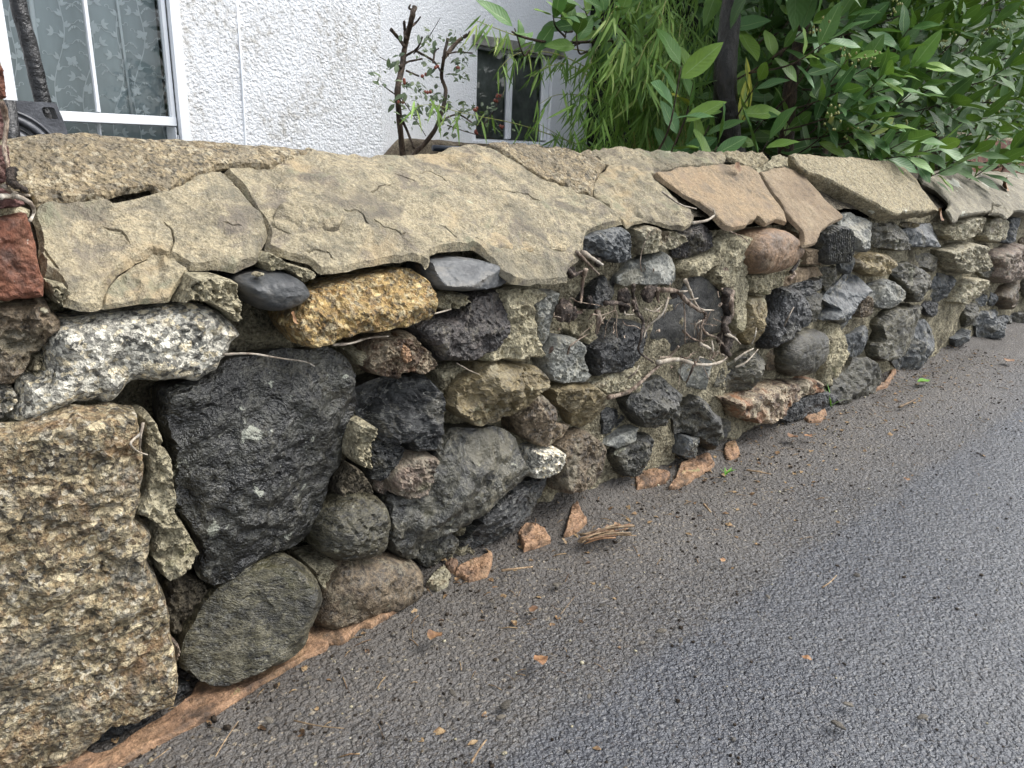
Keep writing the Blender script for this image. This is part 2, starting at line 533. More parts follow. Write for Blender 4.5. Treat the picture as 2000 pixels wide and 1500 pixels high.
MT['terracotta'] = rock('terracotta', [(120, 92, 72), (156, 118, 88), (172, 132, 98), (148, 116, 84)], 20, 300, .4, tint=[((70, 58, 48), 30, .53), ((150, 118, 78), 12, .55)], stain=(62, 52, 44), stain_t=.57, lichen=(150, 140, 96), lich_t=.73, rough=(.55, .8), bump=.5, spec=.35, var=.1)
MT['brick_red'] = rock('brick_red', [(92, 54, 40), (122, 72, 52), (136, 90, 68)], 18, 240, .35, stain=(116, 96, 88), stain_t=.62, spots=[(120, (196, 180, 164), .70)], rough=(.6, .85), bump=.5, pit=.2, spec=.3, var=.12)
MT['brick_mauve'] = rock('brick_mauve', [(96, 66, 64), (124, 86, 80), (138, 108, 98)], 18, 240, .4, stain=(150, 136, 124), stain_t=.6, rough=(.6, .85), bump=.6, pit=.3, spec=.3, var=.12)


def simple(name, cols, scale=40, rough=.6, bump=.3, bdist=.002, spec=.4, detail=5, var=.2):
    return rock(name, cols, scale, scale * 6, .3, rough=(rough - .08, rough + .08), bump=bump, bdist=bdist, spec=spec, var=var)


MT['root'] = rock('root', [(70, 54, 46), (120, 98, 82), (170, 152, 134), (98, 78, 64)], 60, 420, .4, aniso=(1, 1, .4), rough=(.55, .8), bump=.6, bdist=.002, spec=.3, var=.3)
MT['root_dark'] = rock('root_dark', [(40, 34, 31), (72, 60, 53), (124, 108, 96)], 70, 400, .5, rough=(.5, .8), bump=.9, bdist=.003, spec=.3, var=.3)
MT['root_pale'] = rock('root_pale', [(128, 112, 98), (182, 168, 150), (208, 198, 184)], 50, 400, .25, rough=(.6, .8), bump=.4, bdist=.001, spec=.3, var=.2)
MT['dead_leaf'] = rock('dead_leaf', [(104, 70, 46), (150, 106, 70), (176, 136, 96)], 60, 400, .25, rough=(.5, .7), bump=.3, bdist=.001, spec=.4, var=.3)
MT['twig'] = rock('twig', [(112, 88, 64), (156, 128, 96), (182, 158, 124)], 60, 400, .3, rough=(.6, .8), bump=.4, bdist=.001, spec=.3, var=.35)
MT['black_iron'] = rock('black_iron', [(16, 16, 18), (28, 27, 29), (40, 38, 40)], 30, 240, .3, stain=(72, 38, 28), stain_t=.62, rough=(.25, .5), bump=.5, bdist=.003, spec=.6, var=.05)
MT['grey_plastic'] = rock('grey_plastic', [(62, 64, 72), (82, 84, 92), (98, 100, 108)], 20, 300, .2, rough=(.35, .55), bump=.15, spec=.5, var=.05)
MT['pipe'] = rock('pipe', [(34, 42, 54), (46, 56, 70)], 20, 200, .15, rough=(.3, .45), bump=.05, var=.02)
MT['plinth'] = rock('plinth', [(84, 74, 62), (112, 100, 84), (132, 122, 104)], 14, 160, .4, rough=(.7, .9), bump=.6, spec=.2, var=.02)
MT['bark_wet'] = rock('bark_wet', [(18, 15, 13), (34, 28, 24), (54, 45, 37)], 40, 220, .6, aniso=(1, 1, .35), rough=(.3, .55), bump=.8, bdist=.004, spec=.6, var=.1)
MT['bark_brown'] = rock('bark_brown', [(48, 36, 28), (80, 62, 48), (104, 84, 66)], 40, 220, .5, aniso=(1, 1, .35), rough=(.5, .75), bump=.9, bdist=.004, spec=.3, var=.15)
MT['berry'] = simple('berry', [(140, 58, 40), (178, 92, 66)], 60, .4)
MT['bud'] = simple('bud', [(140, 146, 66), (178, 178, 96)], 60, .5)
MT['soil'] = rock('soil', [(40, 33, 27), (62, 52, 42), (78, 66, 54)], 30, 200, .5, rough=(.8, .95), bump=1, bdist=.008, spec=.2)


def upvc():
    t = NT('white_upvc')
    v = t.coords(rnd=False)
    n = t.noise(v, 9, 5)
    col = t.ramp(n, [(.35, lin((232, 235, 238))), (.65, lin((244, 246, 248)))])
    return t.finish(col, .35, t.bump(t.noise(v, 120, 3), .05, .001), .5)


def roughcast(name, dirty):
    t = NT(name)
    v = t.coords(rnd=False)
    vw = t.warp(v, 60, .012)
    n1 = t.noise(vw, 112, 4, .6, .5)
    n2 = t.noise(v, 200, 4, .6)
    n3 = t.vor(vw, 140, 'SMOOTH_F1', 'Distance')
    big = t.noise(v, 2.2, 5, .6, .4)
    w = t.ramp(n2, [(.3, lin((232, 234, 237))), (.7, lin((246, 248, 250)))])
    col = w
    if dirty:
        d = t.noise(v, 46, 5, .65)
        grime = t.math('MULTIPLY', t.step(d, .42, .66), t.step(big, .40, .62))
        col = t.mix(t.math('MULTIPLY', grime, .75), w, lin((164, 158, 146)))
        col = t.mix(t.math('MULTIPLY', t.step(big, .46, .74), .45), col, lin((190, 186, 178)))
    h = t.math('SUBTRACT', n1, t.math('MULTIPLY', n3, .5))
    nm = t.bump(h, .85, .009 if dirty else .006)
    nm = t.bump(n2, .4, .004, nm)
    return t.finish(col, .85, nm, .2)


def leafmat(name, cols, rib, rough=.35, yellow=None, yel_t=.93, trans=.12):
    t = NT(name)
    geo = t.n('ShaderNodeNewGeometry')
    oi = t.n('ShaderNodeObjectInfo')
    rn = t.math('FRACT', t.math('ADD', geo.outputs['Random Per Island'], oi.outputs['Random']))
    k = len(cols)
    col = t.ramp(rn, [(i / max(1, k - 1), lin(c)) for i, c in enumerate(cols)])
    uv = t.n('ShaderNodeUVMap')
    sx = t.n('ShaderNodeSeparateXYZ')
    t.l(uv.outputs[0], sx.inputs[0])
    c = t.math('ABSOLUTE', t.math('SUBTRACT', sx.outputs[1], .5))
    wob = t.math('SINE', t.math('ADD', t.math('MULTIPLY', sx.outputs[0], 62.0), t.math('MULTIPLY', c, -28.0)))
    n = t.noise(t.coords(), 90, 4)
    col = t.mix(t.math('MULTIPLY', t.step(n, .4, .7), .25), col, lin(np.array(cols[-1]) * .8))
    if yellow:
        rn2 = t.math('FRACT', t.math('MULTIPLY', rn, 17.31))
        edge = t.math('ADD', t.step(c, .02, .4), t.math('MULTIPLY', n, .4))
        col = t.mix(t.math('MULTIPLY', t.step(rn2, yel_t, yel_t + .02), t.math('MINIMUM', edge, 1.0)), col, lin(yellow))
    inv = t.n('ShaderNodeMapRange')
    t.l(c, inv.inputs[0])
    for i, q in enumerate((.012, .035, 1.0, 0.0)): inv.inputs[1 + i].default_value = q
    col = t.mix(t.math('MULTIPLY', inv.outputs[0], .7), col, lin(rib))
    nm = t.bump(wob, .18, .0012)
    nm = t.bump(n, .25, .001, nm)
    m = t.finish(col, rough, nm, .28)
    tr = t.n('ShaderNodeBsdfTranslucent')
    t.val(tr.inputs[0], t.mix(.5, col, lin((130, 170, 50))))
    ms = t.n('ShaderNodeMixShader')
    ms.inputs[0].default_value = trans
    t.l(t.bsdf.outputs[0], ms.inputs[1])
    t.l(tr.outputs[0], ms.inputs[2])
    t.l(ms.outputs[0], t.out.inputs[0])
    return m


MT['upvc'] = upvc()
MT['roughcast'] = roughcast('roughcast', True)
MT['roughcast_clean'] = roughcast('roughcast_clean', False)
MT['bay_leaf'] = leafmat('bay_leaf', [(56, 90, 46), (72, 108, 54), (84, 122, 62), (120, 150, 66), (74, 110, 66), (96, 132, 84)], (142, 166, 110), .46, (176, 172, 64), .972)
MT['bay_leaf_shaded'] = leafmat('bay_leaf_shaded', [(40, 66, 34), (54, 84, 42), (70, 102, 50)], (90, 116, 70), .6)  # darker copy of the bay leaf, inner shade put into the colour
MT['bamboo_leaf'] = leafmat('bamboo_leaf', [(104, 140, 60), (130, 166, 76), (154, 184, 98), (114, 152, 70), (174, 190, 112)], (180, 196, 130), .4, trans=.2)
MT['bamboo_leaf_shaded'] = leafmat('bamboo_leaf_shaded', [(72, 102, 52), (96, 130, 62), (122, 152, 78)], (136, 156, 98), .5, trans=.25)  # darker bamboo leaf copy, its colour carries the shade inside the clump
MT['shrub_leaf'] = leafmat('shrub_leaf', [(54, 66, 52), (74, 90, 66), (104, 116, 84), (62, 78, 60)], (120, 132, 100), .5)
MT['green_blade'] = leafmat('green_blade', [(88, 140, 50), (120, 170, 70)], (150, 190, 110), .4, trans=.2)


def asphalt():
    t = NT('wet_asphalt')
    v = t.coords(rnd=False)
    vw = t.warp(v, 110, .006)
    nd = t.n('ShaderNodeTexVoronoi', feature='F1')
    t.l(vw, nd.inputs['Vector'])
    nd.inputs['Scale'].default_value = 165
    cell = t.n('ShaderNodeSeparateColor')
    t.l(nd.outputs['Color'], cell.inputs[0])
    nb = t.n('ShaderNodeTexVoronoi', feature='F1')
    t.l(vw, nb.inputs['Vector'])
    nb.inputs['Scale'].default_value = 380
    cb = t.n('ShaderNodeSeparateColor')
    t.l(nb.outputs['Color'], cb.inputs[0])
    chips = t.ramp(cell.outputs[0], [(0, lin((40, 41, 44))), (.35, lin((64, 66, 70))), (.7, lin((82, 85, 91))), (.95, lin((104, 106, 108)))], 'LINEAR')
    fine = t.ramp(cb.outputs[1], [(0, lin((30, 30, 32))), (.3, lin((66, 67, 70))), (.6, lin((84, 86, 90))), (.955, lin((168, 164, 152)))], 'CONSTANT')
    col = t.mix(.5, chips, fine)
    odd = t.ramp(cell.outputs[2], [(0, lin((120, 104, 82))), (.4, lin((96, 80, 70))), (.7, lin((150, 146, 136)))], 'CONSTANT')
    col = t.mix(t.math('MULTIPLY', t.step(cb.outputs[0], .86, .90), .45), col, odd)
    n = t.noise(v, 260, 5, .7)
    col = t.mix(t.math('MULTIPLY', t.step(n, .35, .7), .5), t.mix(.35, col, lin((36, 36, 38))), col)
    # grit and soil washed against the wall, thinning out over the tarmac
    sx = t.n('ShaderNodeSeparateXYZ')
    t.l(v, sx.inputs[0])
    dist = t.math('ADD', sx.outputs[1], t.math('MULTIPLY', t.math('SUBTRACT', t.noise(v, 6, 6, .65, .5), .5), .30))
    dirt = t.step(dist, -.36, -.10)
    foot = t.step(dist, -.13, .02)
    soil = t.ramp(t.noise(v, 120, 6, .7), [(.3, lin((50, 45, 39))), (.5, lin((82, 75, 66))), (.7, lin((112, 103, 90)))])
    grit = t.vor(vw, 330)
    gs = t.n('ShaderNodeSeparateColor')
    t.l(grit, gs.inputs[0])
    soil = t.mix(t.step(gs.outputs[2], .955, .965), soil, lin((166, 150, 122)))
    col = t.mix(t.math('MULTIPLY', dirt, .6), col, soil)
    mud = t.ramp(t.noise(v, 90, 5, .7), [(.3, lin((34, 29, 25))), (.7, lin((66, 58, 49)))])
    col = t.mix(t.math('MULTIPLY', foot, .85), col, mud)
    big = t.noise(v, 3.2, 5, .6)
    col = t.mix(t.math('MULTIPLY', t.step(big, .45, .7), .3), col, lin((100, 97, 92)))
    dk = t.noise(v, 9, 5, .7, .4)
    col = t.mix(t.math('MULTIPLY', t.step(dk, .5, .72), .4), col, lin((48, 48, 50)))
    # edge of the newer, bluer surfacing
    sd_ = t.math('ADD', sx.outputs[1], t.math('MULTIPLY', t.math('SUBTRACT', t.noise(v, 11, 5, .6), .5), .06))
    seam = t.step(sd_, -.322, -.296)
    col = t.mix(seam, t.mix(.45, col, lin((72, 74, 79))), t.mix(.22, col, lin((84, 78, 69))))
    h = t.math('ADD', t.math('MULTIPLY', nd.outputs['Distance'], -1.0), t.math('MULTIPLY', cell.outputs[1], .5))
    gnc = t.n('ShaderNodeMix', data_type='RGBA', blend_type='MULTIPLY'); gnc.inputs[0].default_value = 1.0
    t.l(col, gnc.inputs[6]); gnc.inputs[7].default_value = (1.12, 1.13, 1.16, 1)
    col = gnc.outputs[2]
    nm = t.bump(h, 1.0, .0036)
    nm = t.bump(t.math('ADD', t.math('MULTIPLY', nb.outputs['Distance'], -1.0), t.math('MULTIPLY', n, .8)), .9, .0022, nm)
    ro = t.mapr(t.math('ADD', t.math('MULTIPLY', t.noise(v, 140, 4), .6), t.math('MULTIPLY', dirt, .3)), .25, .7, .24, .7)
    return t.finish(col, ro, nm, .7)


MT['asphalt'] = asphalt()

# ------------------------------------------------------------------ ground
def grid(name, xs, ys, zf, mat, parent=None):
    X, Y = np.meshgrid(xs, ys, indexing='ij')
    v = np.stack([X.ravel(), Y.ravel(), zf(X.ravel(), Y.ravel())], 1)
    nx, ny = len(xs), len(ys)
    i = np.arange(nx - 1)[:, None] * ny + np.arange(ny - 1)[None, :]
    f = np.stack([i, i + ny, i + ny + 1, i + 1], -1).reshape(-1, 4)
    return mesh(name, v, f, mat, parent)


def road_z(x, y):
    p = np.stack([x, y, 0 * x], 1)
    near = sstep(-.25, .0, y)
    bank = .014 * np.exp(-((x - .86) / .13) ** 2) * sstep(-.06, .03, y) * (1 + .6 * fbm(p * 22, 3, 8))
    return bank + .004 * fbm(p * 5, 3, 5) * near + .0022 * fbm(p * 38, 3, 9) * (.25 + .75 * near) + .022 * sstep(-.05, .05, y) * (1 + .5 * fbm(p * 14, 2, 3))


xs = np.concatenate([[-60, -20, -6, -2, -.8], np.arange(-.4, 2.2, .010), np.arange(2.2, 4.2, .03), [5, 7, 10, 16, 30, 80]])
ys = np.concatenate([[-60, -25, -10, -5, -3, -2, -1.5, -1.1], np.arange(-.9, .085, .009)])
road = grid('road', xs, ys, road_z, MT['asphalt'])
tag(road, kind='structure')
garden = grid('garden_ground', np.array([-60, -20, -5, 0, 2, 4, 8, 20, 80]), np.array([.27, .6, 1, 1.5, 2.5, 5, 15, 60]),
              lambda x, y: 0 * x + .22, MT['soil'])
tag(garden, kind='structure')

# ------------------------------------------------------------------ traced stone pieces
def clean_outline(ab, res, jag, seed, soft):
    a = np.asarray(ab, float)
    for _ in range(soft):                                     # Chaikin
        b = np.roll(a, -1, 0)
        a = np.stack([.75 * a + .25 * b, .25 * a + .75 * b], 1).reshape(-1, 2)
    seg = np.roll(a, -1, 0) - a
    L = np.linalg.norm(seg, axis=1)
    cum = np.concatenate([[0], np.cumsum(L)])
    n = max(10, int(cum[-1] / res))
    t = np.linspace(0, cum[-1], n, endpoint=False)
    ext = np.vstack([a, a[:1]])
    q = np.stack([np.interp(t, cum, ext[:, 0]), np.interp(t, cum, ext[:, 1])], 1)
    if jag:
        tg = np.roll(q, -1, 0) - np.roll(q, 1, 0)
        nr = np.stack([tg[:, 1], -tg[:, 0]], 1)
        nr /= np.linalg.norm(nr, axis=1)[:, None] + 1e-9
        p3 = np.concatenate([q, np.zeros((n, 1))], 1)
        q = q + nr * (jag * fbm(p3 / max(jag * 7, res * 2.5), 3, seed))[:, None]
    return q


def seg_dist(p, q):
    a, b = q, np.roll(q, -1, 0)
    ab = b - a
    l2 = (ab ** 2).sum(1) + 1e-12
    out = np.full(len(p), 1e9)
    for s in range(0, len(p), 1500):
        c = p[s:s + 1500]
        t = np.clip(((c[:, None, :] - a) * ab).sum(2) / l2, 0, 1)
        d = c[:, None, :] - (a + t[..., None] * ab)
        out[s:s + 1500] = np.sqrt((d ** 2).sum(2).min(1))
    return out


def inside(p, q):
    x, y = p[:, 0][:, None], p[:, 1][:, None]
    a, b = q, np.roll(q, -1, 0)
    c = ((a[:, 1] > y) != (b[:, 1] > y)) & (x < (b[:, 0] - a[:, 0]) * (y - a[:, 1]) / (b[:, 1] - a[:, 1] + 1e-12) + a[:, 0])
    return c.sum(1) % 2 == 1


SEED = [100]


def piece(name, ab, to3d, mat, parent, bulge=.02, width=.55, power=1.7, back=.05, facets=0, fslope=.7, noise=.12, nfreq=None, jag=.03,
          soft=1, tilt=(0, 0), lip=None, res=None, label=None, ridges=None, planes=None, flat=0.0, edge=None, cracks=None, sharp=32):
    SEED[0] += 1
    seed = SEED[0]
    rg = np.random.default_rng(seed)
    ab = np.asarray(ab, float)
    lo, hi = ab.min(0), ab.max(0)
    size = float(np.sqrt((hi - lo).prod())) + 1e-6
    if res is None: res = float(np.clip(size / 42, .0016, .0048))
    q = clean_outline(ab, res, jag * size, seed, soft)
    lo, hi = q.min(0), q.max(0)
    gx = np.arange(lo[0], hi[0], res)
    gy = np.arange(lo[1], hi[1], res * .87)
    G = np.stack(np.meshgrid(gx, gy, indexing='ij'), -1)
    G[:, 1::2, 0] += res * .5
    G = G.reshape(-1, 2) + rg.uniform(-.18, .18, (G.shape[0] * G.shape[1], 2)) * res
    G = G[inside(G, q)]
    if len(G):
        G = G[seg_dist(G, q) > res * .6]
    n = len(q)
    if edge:
        tg = np.roll(q, -1, 0) - np.roll(q, 1, 0)
        nr = np.stack([-tg[:, 1], tg[:, 0]], 1)
        nr /= np.linalg.norm(nr, axis=1)[:, None] + 1e-9
        rings = []
        for e in (edge * .45, edge * 1.05):
            for sg in (1, -1):
                c_ = q + nr * e * sg
                c_ = c_[inside(c_, q)]
                if len(c_):
                    dd = seg_dist(c_, q)
                    rings.append(c_[dd > e * .85])
        rings = np.vstack(rings)
        if len(G): G = G[seg_dist(G, q) > edge * 1.6]
        G = np.vstack([G, rings])
    cl = []
    if cracks:
        for c_ in cracks:
            L_ = np.concatenate([[0], np.cumsum(np.linalg.norm(np.diff(c_, axis=0), axis=1))])
            tt = np.arange(0, L_[-1], .002)
            pc = np.stack([np.interp(tt, L_, c_[:, 0]), np.interp(tt, L_, c_[:, 1])], 1)
            pc = pc + .0022 * np.stack([fbm(np.concatenate([pc * 130, 0 * pc[:, :1]], 1), 2, 5), fbm(np.concatenate([pc * 130, 0 * pc[:, :1] + 9], 1), 2, 6)], 1)
            pc = pc[inside(pc, q)]
            if len(pc) > 3: cl.append(pc)
        for pc in cl:
            tg = np.gradient(pc, axis=0)
            nr = np.stack([-tg[:, 1], tg[:, 0]], 1)
            nr /= np.linalg.norm(nr, axis=1)[:, None] + 1e-9
            G = G[np.sqrt(((G[:, None, :] - pc[None]) ** 2).sum(2)).min(1) > .0026]
            G = np.vstack([G, pc, pc + nr * .0011, pc - nr * .0011, pc + nr * .0024, pc - nr * .0024])
        ok = seg_dist(G, q) > res * .4
        G = G[ok]
    allp = np.vstack([q, G])
    vo, eo, fo, ov, oe, of = delaunay_2d_cdt([Vector(p) for p in allp.tolist()], [], [list(range(n))], 1, 1e-7)
    P = np.array([tuple(p) for p in vo])
    faces = [tuple(t) for t in fo]
    d = seg_dist(P, q)
    d[d < 1e-6] = 0
    dm = max(float(d.max()), 1e-5)
    w = edge if edge else max(width * dm, 1e-5)
    t = np.clip(d / w, 0, 1)
    prof = (1 - (1 - t) ** power) ** (1 / power)
    c = P.mean(0)
    rel = P - c
    h = bulge * prof
    if flat < 1:
        h = h + bulge * .22 * (1 - flat) * np.clip(d / dm, 0, 1)
    for k in range(facets):
        ang = rg.uniform(0, 2 * math.pi)
        sl = rg.uniform(.25, 1) * fslope
        dirv = np.array([math.cos(ang), math.sin(ang)])
        off = bulge * rg.uniform(.55, 1.05)
        h = np.minimum(h, off - sl * (rel @ dirv - .12 * size * rg.uniform(0, 1)))
    if planes:
        for (ang, sl, off) in planes:                        # off in fractions of the bulge, slope towards ang
            dirv = np.array([math.cos(math.radians(ang)), math.sin(math.radians(ang))])
            h = np.minimum(h, bulge * off - sl * (rel @ dirv))
    h = np.maximum(h, -.35 * bulge)
    p3 = np.concatenate([P, np.full((len(P), 1), seed * 3.7)], 1)
    nf = nfreq or 3.2 / size
    na = noise * max(bulge, .012)
    h = h + na * (fbm(p3 * nf, 5, seed, .55)) * (.25 + .75 * prof)
    wv = p3 + .25 / nf * np.stack([fbm(p3 * nf * 1.7, 2, seed + 3), fbm(p3 * nf * 1.7, 2, seed + 4), 0 * d], 1)
    h = h + na * .55 * (.5 - np.abs(fbm(wv * nf * 2.1, 4, seed + 5, .6)) * 2.2) * prof          # chipped ridges
    h = h + min(.0016, res * .45) * fbm(p3 / (res * 2.6), 2, seed + 9) * prof
    if ridges:
        ang, per, amp = ridges
        u = rel @ np.array([math.cos(ang), math.sin(ang)])
        u = u + .25 * per * fbm(p3 * 30, 2, seed)
        h = h - amp * (.5 + .5 * np.cos(2 * math.pi * u / per)) ** 1.5
    h = h + (rel[:, 0] * tilt[0] + rel[:, 1] * tilt[1]) * 1.0
    if lip is not None:
        v = (hi[1] - P[:, 1]) / (hi[1] - lo[1])
        h = h * sstep(0, .45, v) - lip * (1 - sstep(.05, .6, v))
    for pc in cl:
        dd = np.concatenate([np.sqrt(((P[k:k + 1000, None, :] - pc[None]) ** 2).sum(2)).min(1) for k in range(0, len(P), 1000)])
        h = h - .0035 * np.clip(1 - dd / .0009, 0, 1)
    V = to3d(P[:, 0], P[:, 1], h)
    # boundary loop, in order
    ed = {}
    for tri in faces:
        for a, b in ((tri[0], tri[1]), (tri[1], tri[2]), (tri[2], tri[0])):
            if (b, a) in ed: del ed[(b, a)]
            else: ed[(a, b)] = 1
    nv = len(P)
    verts = [V]
    bl = sorted({a for a, b in ed} | {b for a, b in ed})
    idx = {a: i for i, a in enumerate(bl)}
    bp = P[bl]
    bh = h[bl]
    cc = c + (bp - c) * .985
    off = nv
    prev = {a: a for a in bl}
    for dep, sc in ((.22, .985), (1.0, .90)):
        pp = c + (bp - c) * sc
        verts.append(to3d(pp[:, 0], pp[:, 1], bh * (1 - dep) - back * dep))
        cur = {a: off + idx[a] for a in bl}
        for a, b in ed:
            faces.append((prev[b], prev[a], cur[a], cur[b]))
        prev = cur
        off += len(bl)
    V = np.vstack(verts)
    o3 = V.mean(0)
    # orientation check
    tri = faces[0]
    ob = mesh(name, V, faces, mat, parent, True, None, o3)
    ob.data.set_sharp_from_angle(angle=math.radians(sharp))
    if label: ob['label'] = label
    return ob


def wall_plane(y0):
    return lambda a, b, h: np.stack([a, y0 - h, b], 1)


WALL = empty('stone_wall', (1.5, .1, 0), 'old rubble stone garden wall with cracked sloping coping beside the road', 'stone wall')


def on_wall(px, y0):
    return np.array([atY(x, y, y0)[[0, 2]] for x, y in px])


def stone(s, mat, y0=0.0, name='stone', **kw):
    ab = on_wall(trace(s), y0)
    ab[:, 1] = np.maximum(ab[:, 1], -.03)
    return piece(name, ab, wall_plane(y0), MT[mat], WALL, **kw)


R_ = dict(bulge=.024, width=.38, power=1.9, soft=1, jag=.035, noise=.5, facets=3, fslope=.35, flat=.4)                       # rounded
S_ = dict(bulge=.028, width=.55, power=2.0, soft=1, jag=.02, noise=.25)                       # smooth cobble
A_ = dict(bulge=.024, width=.2, power=1.5, soft=0, jag=.03, noise=.38, facets=7, fslope=.75, flat=.85)  # angular
B_ = dict(bulge=.022, width=.2, power=1.7, soft=0, jag=.045, noise=.6, flat=.8)                       # rough block
M_ = dict(bulge=.010, width=.15, power=1.6, soft=0, jag=.07, noise=.9, flat=1.0)                        # mortar patch


def mix(d, **kw):
    e = dict(d)
    e.update(kw)
    return e


# --- left end
stone('D -220,250 0,250 245,235 265,280 330,330 325,390 250,430 220,500 165,530 150,580 120,620 100,640 60,690 0,700 -220,700', 'brown_stone', -.012, **B_)
stone('D -220,710 0,715 60,720 85,760 70,800 40,830 0,890 -220,900', 'granite_pale', -.006, **B_)
stone('D 170,540 225,525 235,560 225,640 160,655 115,630 150,590', 'mortar', -.006, **mix(M_, bulge=.016))
stone('D 250,430 330,355 520,330 760,310 900,280 1060,258 1150,275 1230,310 1280,370 1330,420 1310,445 1280,460 1260,520 1220,570 1200,630 1130,660 1060,690 960,675 860,690 760,690 700,700 660,750 620,790 570,810 520,805 440,815 400,800 340,830 250,870 180,890 90,915 30,890 80,800 90,740 110,670 220,650 240,590 235,500',
      'granite_pale', -.018, label='long pale speckled granite stone', **mix(B_, bulge=.028, noise=.4, width=.5, jag=.02))
stone('D -250,930 0,930 100,930 180,900 300,860 400,830 480,840 560,835 620,815 700,830 740,830 755,900 760,980 780,1080 790,1170 770,1250 770,1300 740,1350 720,1420 760,1440 810,1490 G 820,120 815,220 800,290 850,370 870,430 900,500 915,560 930,640 945,740 955,830 955,950 950,1060 900,1100 800,1150 700,1190 600,1210 540,1240 530,1280 480,1310 470,1370 400,1400 300,1430 200,1440 100,1480 0,1510 -250,1560',
      'granite_gold', -.038, label='huge golden speckled granite block at the foot of the wall', **mix(B_, bulge=.03, noise=.42, width=.11, jag=.012, nfreq=22, flat=.9, res=.0042))
stone('D 750,870 790,840 850,920 850,1000 880,1060 920,1080 930,1180 950,1280 950,1400 1000,1490 G 1000,110 1040,190 1090,275 1030,330 980,370 910,400 900,420 860,380 850,330 800,290 815,220 820,110 760,60 D 700,1400 710,1350 770,1300 770,1250 790,1170 780,1080',
      'mortar', -.036, 'mortar_patch', **mix(M_, bulge=.022, jag=.03))
stone('D 890,740 950,720 1060,690 1200,640 1240,590 1400,560 1560,510 1700,530 1830,490 1900,520 1950,580 1975,680 1985,800 1980,880 1940,910 1930,1000 1910,1100 1890,1180 1840,1220 1820,1300 1800,1420 1780,1490 G 1790,60 1770,170 1720,230 1640,290 1500,310 1420,350 1380,390 1330,430 1270,450 1180,460 1110,430 1080,350 1090,275 1060,230 1000,110 960,0 D 950,1400 940,1200 920,1060 890,1000 870,900 880,820',
      'black_stone', -.02, label='big rounded black stone with pale lichen spots', **mix(R_, bulge=.034, width=.20, noise=.42, power=1.9, res=.004, flat=.8, planes=[(80, .25, .95), (200, .22, 1.0), (-60, .3, 1.0)]))
stone('D 1300,170 1310,120 1400,95 1540,75 1640,110 1690,180 1670,230 1600,280 1500,305 1420,290 1340,230', 'smooth_slate', -.022, label='smooth dark oval pebble under the coping', **mix(S_, bulge=.03, noise=.06, jag=.005))
stone('D 1420,108 1450,90 1478,95 1470,112 1430,118', 'cream_stone', -.046, **mix(R_, bulge=.006, back=.01))
stone('D 1690,190 1640,260 1590,330 1555,380 1590,430 1620,480 1680,500 1760,480 E 0,580 80,560 200,555 320,530 400,510 460,490 495,440 500,330 495,260 430,215 330,225 200,250 0,290 -100,330',
      'granite_yellow', -.022, label='yellow speckled granite stone', **mix(B_, bulge=.034, noise=.4, jag=.02, planes=[(90, .9, 1.0)]))
stone('E 530,180 560,160 720,148 800,160 890,180 935,215 940,270 900,300 830,320 700,335 600,330 530,320 520,260', 'smooth_slate', -.026, label='flat blue grey slate pebble under the coping lip',
      **mix(S_, bulge=.03, noise=.10, width=.5, jag=.01, planes=[(90, 1.1, .85), (0, .25, 1.0)]))
stone('E 940,325 960,400 930,470 910,560 870,610 830,650 780,670 700,710 600,720 530,720 500,650 430,600 410,530 450,490 520,470 620,460 680,400 730,360 850,320', 'purple_stone', -.012, **mix(B_, bulge=.032, noise=.35, planes=[(80, .35, 1.0)]))
stone('E 160,640 180,600 300,580 410,560 440,620 500,660 530,720 510,770 430,790 380,770 320,780 310,820 270,800 190,790 150,750', 'rust_stone', -.014, **mix(B_, bulge=.026, noise=.6))
stone('E 345,640 385,625 415,660 415,720 380,735 350,700', 'terracotta', -.036, **mix(B_, bulge=.012, back=.02))
stone('E 60,660 150,640 175,660 160,700 110,745 85,700', 'cream_stone', 0.0, **B_)
stone('E 510,370 560,345 690,340 695,380 640,430 580,440 520,420', 'mortar', -.012, 'mortar_patch', **mix(M_, bulge=.02))
stone('E 930,340 990,325 1100,330 1150,350 1080,410 1090,480 1080,540 1110,600 1140,680 1120,710 1060,700 1030,735 960,700 900,710 820,715 805,680 850,640 910,600 930,540', 'mortar', -.024, 'mortar_patch', **mix(M_, bulge=.016, tilt=(0, .05)))
stone('E 1080,410 1150,350 1225,330 1230,400 1215,500 1210,590 1180,630 1150,660 1120,600 1100,530 1090,480', 'pale_stone', -.008, **mix(A_, bulge=.024))
stone('E 1150,680 1190,630 1215,570 1290,580 1350,600 1380,640 1375,700 1400,770 1410,830 1330,845 1220,840 1180,820 1165,750', 'pale_stone', -.004, **mix(R_, bulge=.024))
stone('E 1390,640 1440,600 1500,560 1530,490 1600,480 1690,500 1700,560 1690,640 1650,720 1600,770 1530,795 1420,810 1400,740', 'charcoal_stone', 0.0, label='coal black rough stone below the roots', **mix(B_, bulge=.026, noise=.4))
stone('E 1560,780 1650,700 1690,690 1680,740 1600,790', 'grey_sandstone', .004, **mix(A_, bulge=.01))
stone('S 1000,600 1100,540 1250,500 1380,380 1450,320 1530,275 1620,300 1700,380 1760,440 1790,530 1800,640 1790,780 1750,870 1600,900 1450,960 1350,1000 1200,1070 1080,1110 990,1030 980,920 1000,760', 'grey_sandstone', .012,
      label='large flat dark grey stone behind the roots', **mix(R_, bulge=.018, width=.5, noise=.3))
stone('S 470,480 560,330 640,290 720,340 800,380 740,460 640,540 520,600 430,620 440,540', 'black_slate', 0.0, **mix(A_, bulge=.02))
